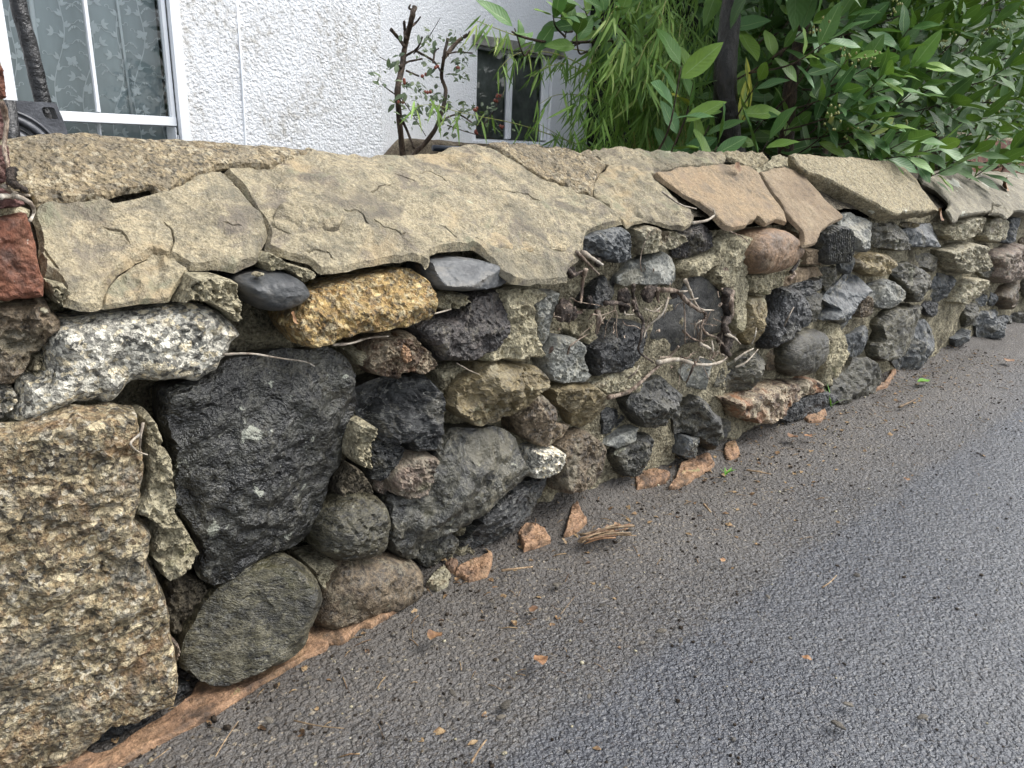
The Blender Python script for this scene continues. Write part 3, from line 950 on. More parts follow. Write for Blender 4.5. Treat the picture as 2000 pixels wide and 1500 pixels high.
stone('S 800,310 880,230 900,170 1010,130 1130,80 1230,60 1330,120 1370,200 1390,290 1380,350 1320,390 1170,370 1000,380 870,390 800,370', 'pale_stone', -.012, **mix(A_, bulge=.022, planes=[(90, .6, .9)]))
stone('B 1400,1330 1480,1290 1560,1275 1610,1265 1640,1310 1665,1370 1670,1450 1600,1470 1520,1460 1440,1420 1400,1400', 'slate', -.024, label='chipped blue slate stone under the coping', **mix(A_, bulge=.03, planes=[(90, .9, .8), (0, .4, .9)]))
stone('B 1640,1275 1720,1255 1830,1275 1920,1300 1935,1340 1880,1380 1750,1400 1680,1420 1670,1370', 'cream_stone', -.012, **mix(B_, bulge=.02))
stone('F 50,360 120,290 200,250 265,295 240,350 200,400 120,440 60,440', 'purple_stone', -.006, **A_)
stone('F 250,340 320,285 450,290 440,370 410,420 415,490 420,540 420,640 410,700 400,800 390,880 340,820 350,680 330,620 270,590 245,500 200,520 150,545 100,550 75,500 100,450 170,420 230,400', 'mortar', -.010, 'mortar_patch', **mix(M_, bulge=.016))
stone('F 405,420 430,350 470,290 540,270 620,270 680,320 695,390 670,450 600,510 500,530 430,525 415,480', 'red_stone', -.02, label='rounded reddish brown cobble', **mix(S_, bulge=.036, noise=.1, jag=.01, power=2.2))
stone('F 440,600 450,540 560,510 640,500 700,430 720,440 690,510 640,550 610,590 550,630 500,640 440,635', 'mortar', -.012, 'mortar_patch', **mix(M_, bulge=.014))
stone('F 755,385 830,385 830,480 760,475', 'slab_brown', -.008, **mix(B_, bulge=.012))
stone('F 690,280 735,320 750,400 720,415 690,370', 'slab_brown', -.010, **mix(B_, bulge=.012))
stone('F 640,580 720,490 860,490 890,540 760,560 690,610', 'slab_brown', -.006, **mix(A_, bulge=.014))
stone('F 835,350 850,290 920,260 990,265 1005,320 1000,420 980,470 900,480 840,470', 'dark_stone', -.018, label='grooved dark slate stone', **mix(B_, bulge=.024, noise=.2, ridges=(.25, .0085, .006), res=.0018))
stone('F 960,200 1060,190 1155,240 1150,330 1120,400 1080,410 1010,390 1010,290 980,240', 'pale_stone', -.016, **mix(A_, bulge=.032, facets=2, planes=[(100, 1.0, .7), (0, .5, .9)]))
stone('F 1150,250 1290,240 1340,310 1355,370 1330,395 1240,400 1150,370 1155,300', 'olive_stone', -.014, **mix(A_, bulge=.034, facets=3, planes=[(80, .9, .7)]))
stone('F 1340,290 1400,250 1500,250 1540,320 1535,375 1440,380 1360,375', 'slate', -.016, **mix(A_, bulge=.03, facets=2, planes=[(90, 1.0, .6)]))
stone('F 1310,250 1370,235 1390,255 1360,275 1320,270', 'gold_stone', -.006, **mix(R_, bulge=.014))
stone('F 1510,280 1540,240 1575,270 1560,320 1530,310', 'cream_stone', -.012, **mix(B_, bulge=.018))
stone('F 1560,330 1580,270 1640,220 1700,200 1750,205 1770,250 1750,290 1680,320 1590,345', 'cream_stone', -.014, **mix(R_, bulge=.03))
stone('F 1740,340 1770,240 1800,205 1860,210 1900,240 1890,290 1860,340 1800,355', 'cream_stone', -.012, **mix(R_, bulge=.028))
stone('F 1870,340 1910,260 1925,215 1985,210 1970,260 1930,330 1890,360', 'slate', -.010, **mix(A_, bulge=.03))
stone('P 330,870 330,820 420,730 500,700 600,715 680,780 670,870 600,930 540,960 460,950 400,900', 'gold_stone', -.006, **mix(R_, bulge=.028, ridges=(1.3, .03, .006)))
stone('P 210,820 250,740 310,760 330,830 310,910 260,930 220,880', 'slate', -.004, **mix(A_, bulge=.018))
stone('P 20,870 140,840 220,880 230,960 140,1010 60,1090 40,1000', 'olive_stone', .002, **mix(A_, bulge=.016))
stone('P 740,870 790,830 850,800 950,850 1010,910 1050,960 1030,1040 960,1120 900,1180 810,1195 800,1100 760,980', 'olive_stone', -.008, **mix(A_, bulge=.04, facets=2, planes=[(70, .5, .8)]))
stone('P 880,780 950,740 1060,720 1170,750 1210,830 1200,900 1100,930 1010,880', 'olive_stone', .002, **mix(A_, bulge=.022))
stone('P 1160,690 1280,650 1400,610 1480,610 1515,680 1520,800 1490,890 1390,910 1290,910 1220,860 1170,760', 'cream_stone', -.012, **mix(B_, bulge=.04))
stone('P 1520,660 1580,640 1620,630 1690,680 1640,720 1580,750 1520,740', 'brown_stone', .0, **mix(A_, bulge=.02))
stone('P 1510,810 1600,790 1640,880 1620,960 1560,970 1510,890', 'olive_stone', .0, **mix(R_, bulge=.022))
stone('P 1640,760 1700,680 1800,640 1900,600 1970,680 1990,760 1940,900 1850,980 1750,1020 1650,990 1620,950 1650,860', 'pink_stone', -.006, **mix(B_, bulge=.04))
stone('P 1970,620 2010,560 2120,560 2160,700 2120,820 2030,860 1990,760', 'brown_stone', -.006, **mix(R_, bulge=.04))
stone('P 1700,1150 1760,1060 1830,1000 1920,960 1970,1050 1950,1150 1890,1220 1820,1270 1740,1260', 'brown_stone', -.004, **mix(R_, bulge=.036))
stone('P 1970,1000 2060,900 2160,960 2160,1120 2060,1200 1980,1120', 'olive_stone', -.004, **mix(R_, bulge=.036))
stone('P 1100,1090 1110,980 1180,920 1240,930 1290,940 1310,1040 1290,1120 1220,1190 1160,1200 1100,1170', 'slate', -.004, **mix(A_, bulge=.034))
stone('P 1000,1200 1140,1185 1170,1260 1140,1320 1060,1350 1010,1320', 'charcoal_stone', .0, **mix(R_, bulge=.02))
stone('P 1260,1190 1300,1100 1330,1020 1450,960 1540,960 1560,1030 1480,1090 1380,1160 1310,1210', 'cream_stone', -.004, **mix(B_, bulge=.03))
stone('P 1540,1180 1600,1120 1640,1160 1590,1230 1550,1250', 'slate', .0, **mix(A_, bulge=.018))
stone('P 1640,1190 1680,1100 1730,1130 1720,1230 1660,1240', 'slate', .0, **mix(A_, bulge=.018))
stone('U 1390,370 1400,280 1440,220 1530,180 1540,260 1510,400 1440,450 1390,440', 'olive_stone', .0, **mix(A_, bulge=.03))
stone('U 1510,420 1530,350 1620,290 1750,275 1780,310 1740,350 1640,380 1580,440 1510,430', 'slate', -.01, **mix(A_, bulge=.03, planes=[(100, .8, .8)]))
stone('U 1580,450 1640,380 1740,340 1800,340 1880,330 1890,400 1820,460 1740,520 1590,570', 'slate', -.018, **mix(A_, bulge=.04))
stone('U 1820,340 1900,330 1960,300 2060,300 2100,380 2000,430 1900,440', 'dark_stone', -.01, **mix(A_, bulge=.03))
stone('U 1310,560 1440,460 1510,560 1470,600 1400,570 1340,640', 'slate', -.008, **mix(A_, bulge=.024))
stone('P 30,1380 90,1290 130,1270 80,1180 130,1100 200,1040 300,940 350,910 410,950 420,1060 400,1170 380,1290 330,1420 260,1480 200,1410 150,1390', 'slate', -.010,
      label='jagged blue slate stone with a sharp lit face', **mix(A_, bulge=.036, facets=1, planes=[(105, 1.0, .75), (-60, .8, .9)]))
stone('P 490,1030 560,990 660,970 750,1050 760,1130 700,1220 620,1270 550,1260 500,1170', 'pale_stone', .0, **mix(R_, bulge=.024))
stone('P 400,1170 440,1120 490,1180 480,1290 430,1350 360,1350 370,1270', 'brown_stone', -.006, **mix(R_, bulge=.02))
stone('U 560,430 640,300 720,240 850,220 980,230 960,330 940,420 900,520 850,640 800,720 640,760 540,790 480,740 500,600 560,560', 'olive_stone', -.012, label='broad olive grey slab stone set upright', **mix(A_, bulge=.032, facets=2, fslope=.25))
stone('U 750,790 800,740 850,650 930,500 960,400 1040,370 1110,420 1110,540 1080,640 1040,810 920,860 840,890 790,870', 'slate', -.014, **mix(A_, bulge=.032, planes=[(150, .5, .8)]))
stone('U 110,1130 180,960 240,920 330,820 370,750 470,740 520,780 550,870 560,1000 510,1080 350,1170 190,1220', 'olive_stone', -.020, label='sloping olive stone at the foot of the wall', **mix(A_, bulge=.03, facets=2, fslope=.25, planes=[(120, .5, .8)]))
stone('U 240,720 250,540 340,490 440,430 470,470 450,620 420,700 330,740', 'slate', .002, **mix(A_, bulge=.018))
stone('U 0,500 60,420 150,400 240,510 240,640 220,720 180,800 170,920 110,1040 20,1000 -20,800', 'mortar', .004, 'mortar_patch', **mix(M_, bulge=.014))
stone('F 510,830 560,720 600,600 680,590 740,650 750,740 720,820 640,890 570,930 530,940', 'charcoal_stone', -.004, label='black rough pitted stone right of the roots', **mix(B_, bulge=.03, noise=.4))
stone('F 400,860 410,680 440,650 530,650 540,700 510,800 480,900 450,930', 'gold_stone', -.002, **mix(A_, bulge=.022, facets=2))
stone('F 700,600 760,560 880,555 870,590 800,640 750,655', 'black_slate', -.012, **mix(A_, bulge=.02))
stone('F 830,620 880,640 895,730 840,790 770,800 760,700', 'olive_stone', .0, **mix(A_, bulge=.016))
stone('F 640,1090 620,1000 660,900 730,840 850,835 870,880 850,990 800,1060 740,1100', 'olive_stone', -.014, **mix(S_, bulge=.03, noise=.15))
stone('F 560,960 640,890 690,850 640,960 620,1060 580,1070', 'brown_stone', .0, **mix(A_, bulge=.014))
stone('F 860,870 930,860 990,900 990,970 940,1050 860,1060 850,970', 'mortar', -.004, 'mortar_patch', **mix(M_, bulge=.014))
stone('F 290,1170 330,1080 420,980 480,950 550,1000 575,1080 530,1150 400,1190', 'olive_stone', -.010, **mix(A_, bulge=.03))
stone('F 90,1080 150,1010 220,1000 300,1050 290,1150 220,1180 130,1160', 'pale_stone', .0, **mix(A_, bulge=.02))
stone('E 1640,960 1660,920 1740,850 1830,810 1880,880 1930,940 1945,1020 1890,1070 1800,1085 1720,1100 1690,1060 1650,1010', 'dark_stone', -.016, **mix(A_, bulge=.034, facets=4))
stone('T 860,330 950,230 1060,110 1130,160 1200,260 1300,330 1450,390 1440,460 1390,560 1310,620 1170,640 1150,600 1050,520 980,480 890,500 880,420', 'dark_stone', -.018, label='sharp edged dark stone low in the wall', **mix(A_, bulge=.036, facets=5, fslope=.9))
stone('T 880,610 920,500 1050,510 1050,650 1030,720 960,740 880,690', 'slate', -.014, **mix(A_, bulge=.02, facets=5))
stone('F 300,1220 400,1190 500,1160 600,1130 760,1110 830,1120 820,1180 700,1200 620,1250 580,1310 500,1370 440,1360 400,1320 370,1330 330,1250', 'rust_stone', -.010, **mix(B_, bulge=.03))
stone('F 580,1310 640,1240 740,1190 850,1170 920,1190 900,1270 820,1310 640,1350 600,1340', 'charcoal_stone', -.008, **mix(B_, bulge=.02, noise=.5))
stone('E 1485,1140 1490,980 1600,1000 1640,1050 1590,1110 1520,1140', 'black_slate', .004, **mix(A_, bulge=.012))
stone('E 1555,1230 1640,1180 1740,1110 1750,1180 1740,1280 1690,1350 1620,1380 1580,1340 1560,1280', 'dark_stone', -.006, **mix(R_, bulge=.024))
stone('E 1530,1200 1600,1140 1710,1100 1680,1170 1590,1220', 'pale_stone', -.012, **mix(A_, bulge=.012))
stone('E 1220,1440 1215,1380 1240,1290 1250,1200 1330,1130 1400,1105 1490,1170 1510,1200 1500,1300 1450,1400 1360,1440 1280,1455', 'brown_stone', -.012, label='squarish brown stone near the road', **mix(A_, bulge=.03, facets=3, fslope=.35))
stone('E 1030,1140 1000,1040 1050,970 1120,890 1200,960 1210,1010 1190,1060 1250,1070 1340,1090 1290,1150 1200,1190 1150,1200 1080,1170', 'brown_stone', -.012, **mix(A_, bulge=.03, facets=5, fslope=.9))
stone('E 1190,870 1290,850 1420,845 1475,890 1490,980 1460,1060 1380,1100 1330,1090 1290,1010 1220,960', 'gold_stone', -.004, **mix(A_, bulge=.026, facets=2, fslope=.4))
stone('E 630,970 660,900 700,850 780,780 810,730 900,725 1010,745 1140,755 1160,790 1150,850 1090,910 1040,980 950,1030 860,1070 790,1085 730,1060 670,1030', 'gold_stone', -.022, label='large golden brown stone in mid wall', **mix(A_, bulge=.042, facets=4, fslope=.6, planes=[(75, .7, .9)]))
stone('E 560,780 700,740 780,770 690,850 640,920 620,1000 570,1060 575,900', 'mortar', .004, 'mortar_patch', **mix(M_, bulge=.012))
stone('E 140,1000 140,900 250,850 350,820 500,800 560,860 570,960 560,1080 545,1200 470,1215 390,1215 380,1160 330,1170 250,1180 200,1110 160,1050', 'black_slate', -.006, label='glossy black faceted slate stone', **mix(A_, bulge=.034, facets=3, fslope=.5, planes=[(140, .9, .55)]))
stone('E 190,1380 185,1180 240,1150 330,1150 390,1200 370,1240 290,1340 240,1390', 'black_slate', -.004, **mix(A_, bulge=.026))
stone('E 65,1220 80,1120 100,1060 150,1040 180,1080 180,1180 170,1310 110,1280 65,1250', 'mortar', -.026, 'mortar_patch', **mix(M_, bulge=.022))
stone('E 280,1370 310,1300 390,1230 480,1215 550,1240 510,1290 490,1370 450,1440 370,1480 290,1450', 'pink_stone', -.010, label='pinkish speckled stone', **mix(B_, bulge=.026))
stone('E 210,1430 250,1370 290,1380 290,1450 250,1470', 'pink_stone', .002, **mix(R_, bulge=.016))
stone('E 560,1220 620,1130 680,1090 780,1090 900,1090 980,1120 1030,1180 1040,1260 1070,1320 K 1070,190 1040,250 960,300 880,360 800,420 700,470 620,520 520,570 460,620 430,670 380,680 310,640 290,560 280,470 290,370 300,340 400,310 470,270 490,200 550,110', 'dark_stone', -.018,
      label='broad grey lichened boulder low in the wall', **mix(R_, bulge=.038, width=.34, noise=.36, planes=[(60, .4, .9), (-120, .25, 1.0)]))
stone('E 1060,1280 1080,1210 1160,1205 1230,1200 1250,1240 1230,1310 1190,1340 1090,1375 1060,1330', 'granite_pale', -.008, **mix(B_, bulge=.026))
stone('K 710,620 740,520 770,440 900,350 990,290 1120,240 1220,210 1200,280 1150,360 1100,440 1000,510 880,600 800,630', 'black_slate', -.012, **mix(A_, bulge=.026, facets=2, ridges=(2.1, .012, .003)))
stone('K 475,680 520,590 640,520 680,560 660,640 580,700 520,740 490,720', 'dark_stone', -.002, **mix(A_, bulge=.02))
stone('K 510,750 580,700 690,590 680,500 740,460 740,560 720,630 820,635 950,560 940,620 850,650 750,690 620,700', 'mortar', .002, 'mortar_patch', **mix(M_, bulge=.014))
stone('Z 603,1040 612,1005 640,975 690,958 730,965 745,985 748,1030 740,1060 715,1080 650,1088 610,1075 602,1055', 'olive_stone', -.016, label='round olive cobble between two boulders', **mix(S_, bulge=.036))
stone('Z 596,1205 610,1150 640,1110 650,1090 700,1088 760,1082 800,1090 818,1105 815,1140 795,1168 740,1198 690,1215 640,1228 610,1218', 'brown_stone', -.020, **mix(S_, bulge=.03))
stone('Z 600,1100 650,1095 670,1105 650,1140 630,1160 610,1130', 'mortar', -.018, 'mortar_patch', **mix(M_, bulge=.012))
stone('G 995,930 1010,840 1060,740 1120,650 1200,540 1290,440 1390,370 1500,330 1600,312 1700,370 1750,430 1760,480 1730,540 1690,640 1670,700 1640,750 1560,820 1440,870 1360,910 1270,960 1180,1000 1100,985 1020,950', 'olive_stone', -.034,
      label='smooth wet olive boulder leaning at the base', **mix(S_, bulge=.046, noise=.12, power=2.2, planes=[(135, .75, .75)]))
stone('G 900,620 930,480 960,420 1080,430 1150,460 1270,450 1200,540 1100,660 1000,740 930,720', 'dirty_mortar', .0, 'mortar_patch', **mix(M_, bulge=.014))
stone('G 965,870 965,810 1000,800 995,890 975,905', 'pink_stone', -.028, **mix(R_, bulge=.008, back=.02))
stone('G 470,1370 540,1270 560,1220 700,1190 820,1160 950,1080 1060,1040 1070,1080 1000,1130 830,1210 700,1310 620,1380 530,1400', 'black_slate', -.046, **mix(A_, bulge=.016, back=.03))
stone('E 0,1360 60,1290 150,1330 190,1400 210,1450 100,1490 0,1490', 'dirty_mortar', .0, 'mortar_patch', **mix(M_, bulge=.014))
stone('S 230,800 400,700 500,760 520,880 430,960 380,880 260,860', 'mortar', .006, 'mortar_patch', **mix(M_, bulge=.012))
stone('E 1410,860 1480,800 1600,770 1680,760 1690,860 1650,900 1560,900 1490,900', 'cream_stone', .0, **mix(B_, bulge=.016))
# bits of bedding under the coping
stone('D 965,255 1000,170 1050,105 1200,110 1300,130 1310,200 1330,260 1320,350 1290,360 1240,300 1150,255 1060,245', 'mortar', -.030, 'mortar_patch', **mix(M_, bulge=.016))
stone('V 1060,1150 1120,1080 1300,1160 1500,1210 1560,1270 1500,1310 1430,1350 1280,1250 1200,1220 1100,1240', 'mortar', -.022, 'mortar_patch', **mix(M_, bulge=.012))
stone('D 250,130 350,150 370,190 340,250 320,270 270,220 250,180', 'mortar', -.026, 'mortar_patch', **mix(M_, bulge=.016))


# mortar hearting that shows between the stones
def core_y(x, z):
    p = np.stack([x, z, 0 * x], 1)
    base = .050 - .045 * sstep(.40, .90, x)
    return base + .014 * fbm(p * 15, 4, 31) + .008 * fbm(p * 60, 3, 32)


cx = np.concatenate([np.arange(-.25, 2.2, .006), np.arange(2.2, 4.3, .012), np.arange(4.3, 7.6, .03)])
cz = np.arange(-.04, .43, .006)
X, Z = np.meshgrid(cx, cz, indexing='ij')
v = np.stack([X.ravel(), core_y(X.ravel(), Z.ravel()), Z.ravel()], 1)
i = np.arange(len(cx) - 1)[:, None] * len(cz) + np.arange(len(cz) - 1)[None, :]
f = np.stack([i, i + len(cz), i + len(cz) + 1, i + 1], -1).reshape(-1, 4)
mesh('mortar_face', v, f, MT['joint_mortar'], WALL, True, None, (1.5, .05, .2))

# ------------------------------------------------------------------ coping
RIDGE_Y, FRONT_Y = .15, -.035
rp = np.array([atY(x, y, RIDGE_Y)[[0, 2]] for x, y in
               [(-120, 272), (0, 277), (250, 281), (450, 288), (600, 298), (700, 309), (850, 313), (890, 300), (940, 293), (1100, 298), (1200, 299), (1300, 303), (1400, 302), (1550, 304),
                (1700, 315), (1780, 326), (1850, 336), (1930, 345), (2000, 352)]])
fp = np.array([atY(x, y, FRONT_Y)[[0, 2]] for x, y in
               [(-100, 604), (130, 600), (420, 572), (700, 530), (850, 512), (1000, 520), (1130, 500), (1240, 450), (1350, 446), (1450, 446), (1560, 450), (1640, 432), (1830, 426), (1900, 418), (2000, 408)]])


def interp_ext(x, a):
    return np.interp(x, a[:, 0], a[:, 1])


def cop_z(x, y):
    zr, zf = interp_ext(x, rp), interp_ext(x, fp)
    zf = np.minimum(zf, zr - .08)
    vv = (y - FRONT_Y) / (RIDGE_Y - FRONT_Y)
    g = np.where(vv < 0, 1.45 * vv, 1 - (1 - np.clip(vv, 0, 1)) ** 1.45)
    z = zf + (zr - zf) * g
    return np.where(vv > 1, zr - (y - RIDGE_Y) * .55 - .6 * (y - RIDGE_Y) ** 2, z)


def on_coping(px, dz=0.0):
    out = []
    for x, y in px:
        r = ray(x, y)
        yy = np.linspace(-.16, .30, 900)
        tt = (yy - EYE[1]) / r[1]
        gap = EYE[2] + tt * r[2] - (cop_z(EYE[0] + tt * r[0], yy) + dz)
        k = np.argmax(gap < 0) if (gap < 0).any() else int(np.argmin(gap))
        out.append((EYE[0] + tt[k] * r[0], yy[k]))
    return np.array(out)


def cop3d(dz):
    def fn(a, b, h):
        e = .002
        z = cop_z(a, b)
        nx = -(cop_z(a + e, b) - cop_z(a - e, b)) / (2 * e)
        ny = -(cop_z(a, b + e) - cop_z(a, b - e)) / (2 * e)
        L = np.sqrt(nx * nx + ny * ny + 1)
        return np.stack([a + h * nx / L, b + h * ny / L, z + dz + h / L], 1)
    return fn


def slab(s, mat, thick=.012, dz=0.0, name='coping_slab', **kw):
    px = trace(s)
    ab = on_coping(px, dz)
    k = dict(bulge=thick * .5, edge=.0034, power=2.0, back=.004, noise=.9, soft=0, jag=.014, flat=1.0, nfreq=16)
    k.update(kw)
    lbl = k.pop('label', None)
    if 'cracks' in k: k['cracks'] = [on_coping(trace(c), dz) for c in k['cracks']]
    return piece(name, ab, cop3d(dz), MT[mat], WALL, label=lbl, **k)


# bedding under the slabs and the hidden back of the wall
gx = np.concatenate([np.arange(-.25, 4.3, .011), np.arange(4.3, 7.6, .04)])
gy = np.concatenate([np.arange(-.004, .16, .010), [.18, .22, .26, .275]])
X, Y = np.meshgrid(gx, gy, indexing='ij')
xf, yf = X.ravel(), Y.ravel()
p3 = np.stack([xf, yf, 0 * xf], 1)
zz = cop_z(xf, yf) - .010 + .007 * fbm(p3 * 30, 4, 77)
zz = np.where(yf > .27, .1, zz)
i = np.arange(len(gx) - 1)[:, None] * len(gy) + np.arange(len(gy) - 1)[None, :]
f = np.stack([i, i + len(gy), i + len(gy) + 1, i + 1], -1).reshape(-1, 4)
mesh('coping_bed', np.stack([xf, yf, zz], 1), f, MT['dirty_mortar'], WALL, True, None, (1.5, .1, .4))

slab('A -150,800 45,797 200,787 500,787 700,797 1100,817 1400,837 1690,847 1750,852 1750,870 1640,890 1560,920 1500,950 1350,940 1230,945 1160,980 1090,995 1000,1050 940,1090 870,1090 840,1060 730,1080 600,1110 450,1130 300,1130 200,1165 170,1100 110,1060 -150,1060',
     'coping_grit', .013, .006, label='coarse gritty top layer of the coping at the left', res=.004, noise=.4)
slab('A 200,1165 300,1130 450,1130 600,1110 620,1140 850,1100 930,1090 1000,1050 1090,995 1230,965 Z 458,360 490,406 515,437 524,462 514,486 500,512 456,536 412,526 368,530 366,526 338,506 328,507 296,496 286,508 264,517 230,540 205,575 200,604 189,610 150,607 122,598 122,570 105,545 84,542 80,521 75,500 70,450 63,425',
     'coping_render', .013, label='cracked smooth render skin left of the long crack', res=.004, noise=.75, nfreq=9,
     cracks=['Q 1650,970 1685,1080 1665,1215', 'Q 1040,960 1170,1010 1235,1085', 'Q 440,1260 500,1340 540,1370', 'V 700,855 770,880 830,890', 'V 20,1080 120,1130 170,1110'])
slab('Z 296,496 328,507 338,506 366,527 367,531 336,577 329,591 280,594 227,601 200,604 205,575 230,540 264,517 286,508', 'coping_render', .008)
slab('Z 430,340 A 1350,925 1500,935 1560,905 1640,875 1750,860 Z 650,308 665,310 720,312 790,313 835,310 874,298 930,290 954,297 993,315 1028,339 1052,350 1105,367 1122,381 1154,388 1175,406 1196,420 1217,439 1168,451 1140,465 1136,490 1130,507 1105,537 1108,551 1080,558 1052,556 1031,560 996,556 979,544 958,516 926,493 890,494 854,496 836,502 840,512 838,524 830,530 822,516 798,508 766,510 730,520 690,528 650,536 624,538 614,530 604,518 580,512 540,502 524,494 514,488 525,462 517,437 492,406 460,360',
     'coping_render', .014, label='broad smooth sandy render skin over the middle of the coping', res=.004, noise=.75, nfreq=9,
     cracks=['W 1030,870 1080,890 1160,960', 'W 840,335 940,330 1000,360 1070,400', 'W 390,520 450,470 550,440', 'W 130,710 220,700 280,740 305,800', 'W 420,830 500,860 580,890 650,930 690,910', 'W 600,330 700,370 780,410',
             'W 1660,530 1760,545 1880,560 1990,610', 'V 1510,1080 1600,1095 1690,1100 1710,1130'])
slab('Z 888,409 892,430 891,451 905,468 919,479 958,493 985,497 1000,500 1028,504 1049,490 1070,500 1100,500 1136,483 1141,463 1168,449 1200,437 1170,405 1120,385 1050,360 960,370', 'coping_render', .019, 0.0, lip=.004, noise=.5, nfreq=24, jag=.02)
slab('V 1130,820 1150,870 1260,920 1400,945 1560,935 1690,910 1810,870 1840,800 1700,600 1400,500 1200,650', 'coping_render', .019, 0.0, lip=.005, jag=.02)
slab('B 850,832 1000,827 1200,837 1430,862 1470,900 1520,940 1480,990 1450,1050 1445,1110 1350,1085 1290,1045 1150,1000 1080,960 990,900 900,855', 'coping_grit', .013, .006, label='gritty patch of coping behind the smooth skin', res=.004)
slab('Z 1151,301 1192,299 1238,299 1280,304 1311,308 1335,305 1400,303 1418,314 1400,325 1363,326 1325,333 1300,338 1270,347 1277,357 1315,392 1346,420 1350,440 1332,453 1308,448 1280,439 1259,434 1224,446 1210,430 1175,402 1157,388 1157,368 1168,346 1182,329 1164,315', 'coping_render', .015, jag=.02)
slab('Z 1272,345 C 0,975 60,955 230,938 380,938 450,952 500,980 540,1050 590,1120 650,1200 665,1260 600,1240 550,1270 500,1230 440,1270 400,1285 330,1290 300,1270 240,1200 170,1150 100,1110 30,1060 -60,1000', 'slab_orange', .018, .004, label='orange tan coping slab', noise=.35)
slab('C 512,975 560,962 640,947 700,962 770,1010 830,1070 880,1130 950,1190 985,1230 920,1255 860,1300 835,1370 760,1385 750,1300 690,1240 654,1200 604,1110 564,1060', 'slab_brown', .016, .006, label='dusty brown coping slab', noise=.3)
slab('C 300,867 370,863 530,868 570,905 500,940 450,940 400,925 345,895', 'slab_grey', .012, .004)
slab('C 570,905 600,872 680,880 760,970 700,960 640,945 560,960 510,970 490,940', 'mortar', .008, .002, name='mortar_patch', jag=.04)
slab('C 690,872 850,877 1050,892 1240,908 1320,940 1390,1010 1430,1080 1480,1140 1520,1180 1470,1192 1370,1192 1260,1202 1240,1192 1160,1142 1040,1082 950,1032 880,1002 790,972 730,922', 'slab_grey', .010, .030, label='thick loose concrete coping slab jutting over the wall', back=.032, noise=.3)
slab('C 1400,990 1500,962 1700,962 1850,945 2000,965 2200,990 2200,1180 2000,1190 1960,1180 1900,1190 1880,1150 1820,1150 1780,1200 1720,1195 1660,1215 1600,1240 1565,1180 1570,1130 1500,1060 1430,1030', 'slab_dark', .012, .014, label='grey coping slab under the bay bush', back=.03, noise=.4)
slab('F 1820,145 1890,150 1930,200 1900,230 1860,200 1800,200', 'slab_dark', .012, .008)

# the wall runs on past the right edge of the picture
rw = random.Random(3)
zr = .02
for row, hh in enumerate((.085, .08, .085, .075, .065)):
    x = 3.42 + .05 * (row % 2)
    while x < 7.4:
        w_ = rw.uniform(.07, .17)
        cxy = np.array([x + w_ / 2, zr + hh / 2])
        ang = np.sort(np.array([rw.uniform(0, 6.283) for _ in range(4)] + [.6, 2.5, 3.7, 5.6]))
        ab_ = np.stack([cxy[0] + w_ * .54 * np.sign(np.cos(ang)) * np.abs(np.cos(ang)) ** .6 * np.array([rw.uniform(.86, 1) for _ in ang]),
                        cxy[1] + hh * .50 * np.sign(np.sin(ang)) * np.abs(np.sin(ang)) ** .6 * np.array([rw.uniform(.86, 1) for _ in ang])], 1)
        piece('stone', ab_, wall_plane(-.006), MT[rw.choice(['olive_stone', 'cream_stone', 'slate', 'brown_stone', 'pale_stone', 'gold_stone', 'dark_stone', 'pink_stone'])], WALL, res=.008, **rw.choice([R_, A_, B_]))
        x += w_ + .006
    zr += hh
x = 3.50
while x < 7.3:
    w_ = rw.uniform(.3, .5)
    ab_ = np.array([(x, .16), (x + w_ - .01, .16), (x + w_ + .02, .06), (x + w_ - .01, -.05), (x + w_ * .5, -.045), (x + .01, -.055), (x - .012, .05)])
    piece('coping_slab', ab_, cop3d(.008), MT[rw.choice(['slab_dark', 'slab_grey', 'slab_brown'])], WALL, bulge=.012, edge=.002, power=1.7, back=.02, noise=.6, soft=0, jag=.02, flat=1.0, res=.012)
    x += w_

# ------------------------------------------------------------------ terracotta footing at the road edge
def gpiece(s, mat, z0=.010, bulge=.005, name='footing_tile', parent=None, **kw):
    px = trace(s)
    for _ in range(3):
        ab = np.array([atZ(x, y, z0)[:2] for x, y in px])
        z0 = float(road_z(ab[:, 0], ab[:, 1]).mean()) + .005
    k = dict(bulge=bulge, edge=.0022, power=1.6, back=.03, noise=.35, soft=0, jag=.03, flat=1.0)
    k.update(kw)
    return piece(name, ab, lambda a, b, h: np.stack([a, b, z0 + h + .15 * np.clip(b + .01, -.03, .03)], 1), MT[mat], parent or WALL, **k)


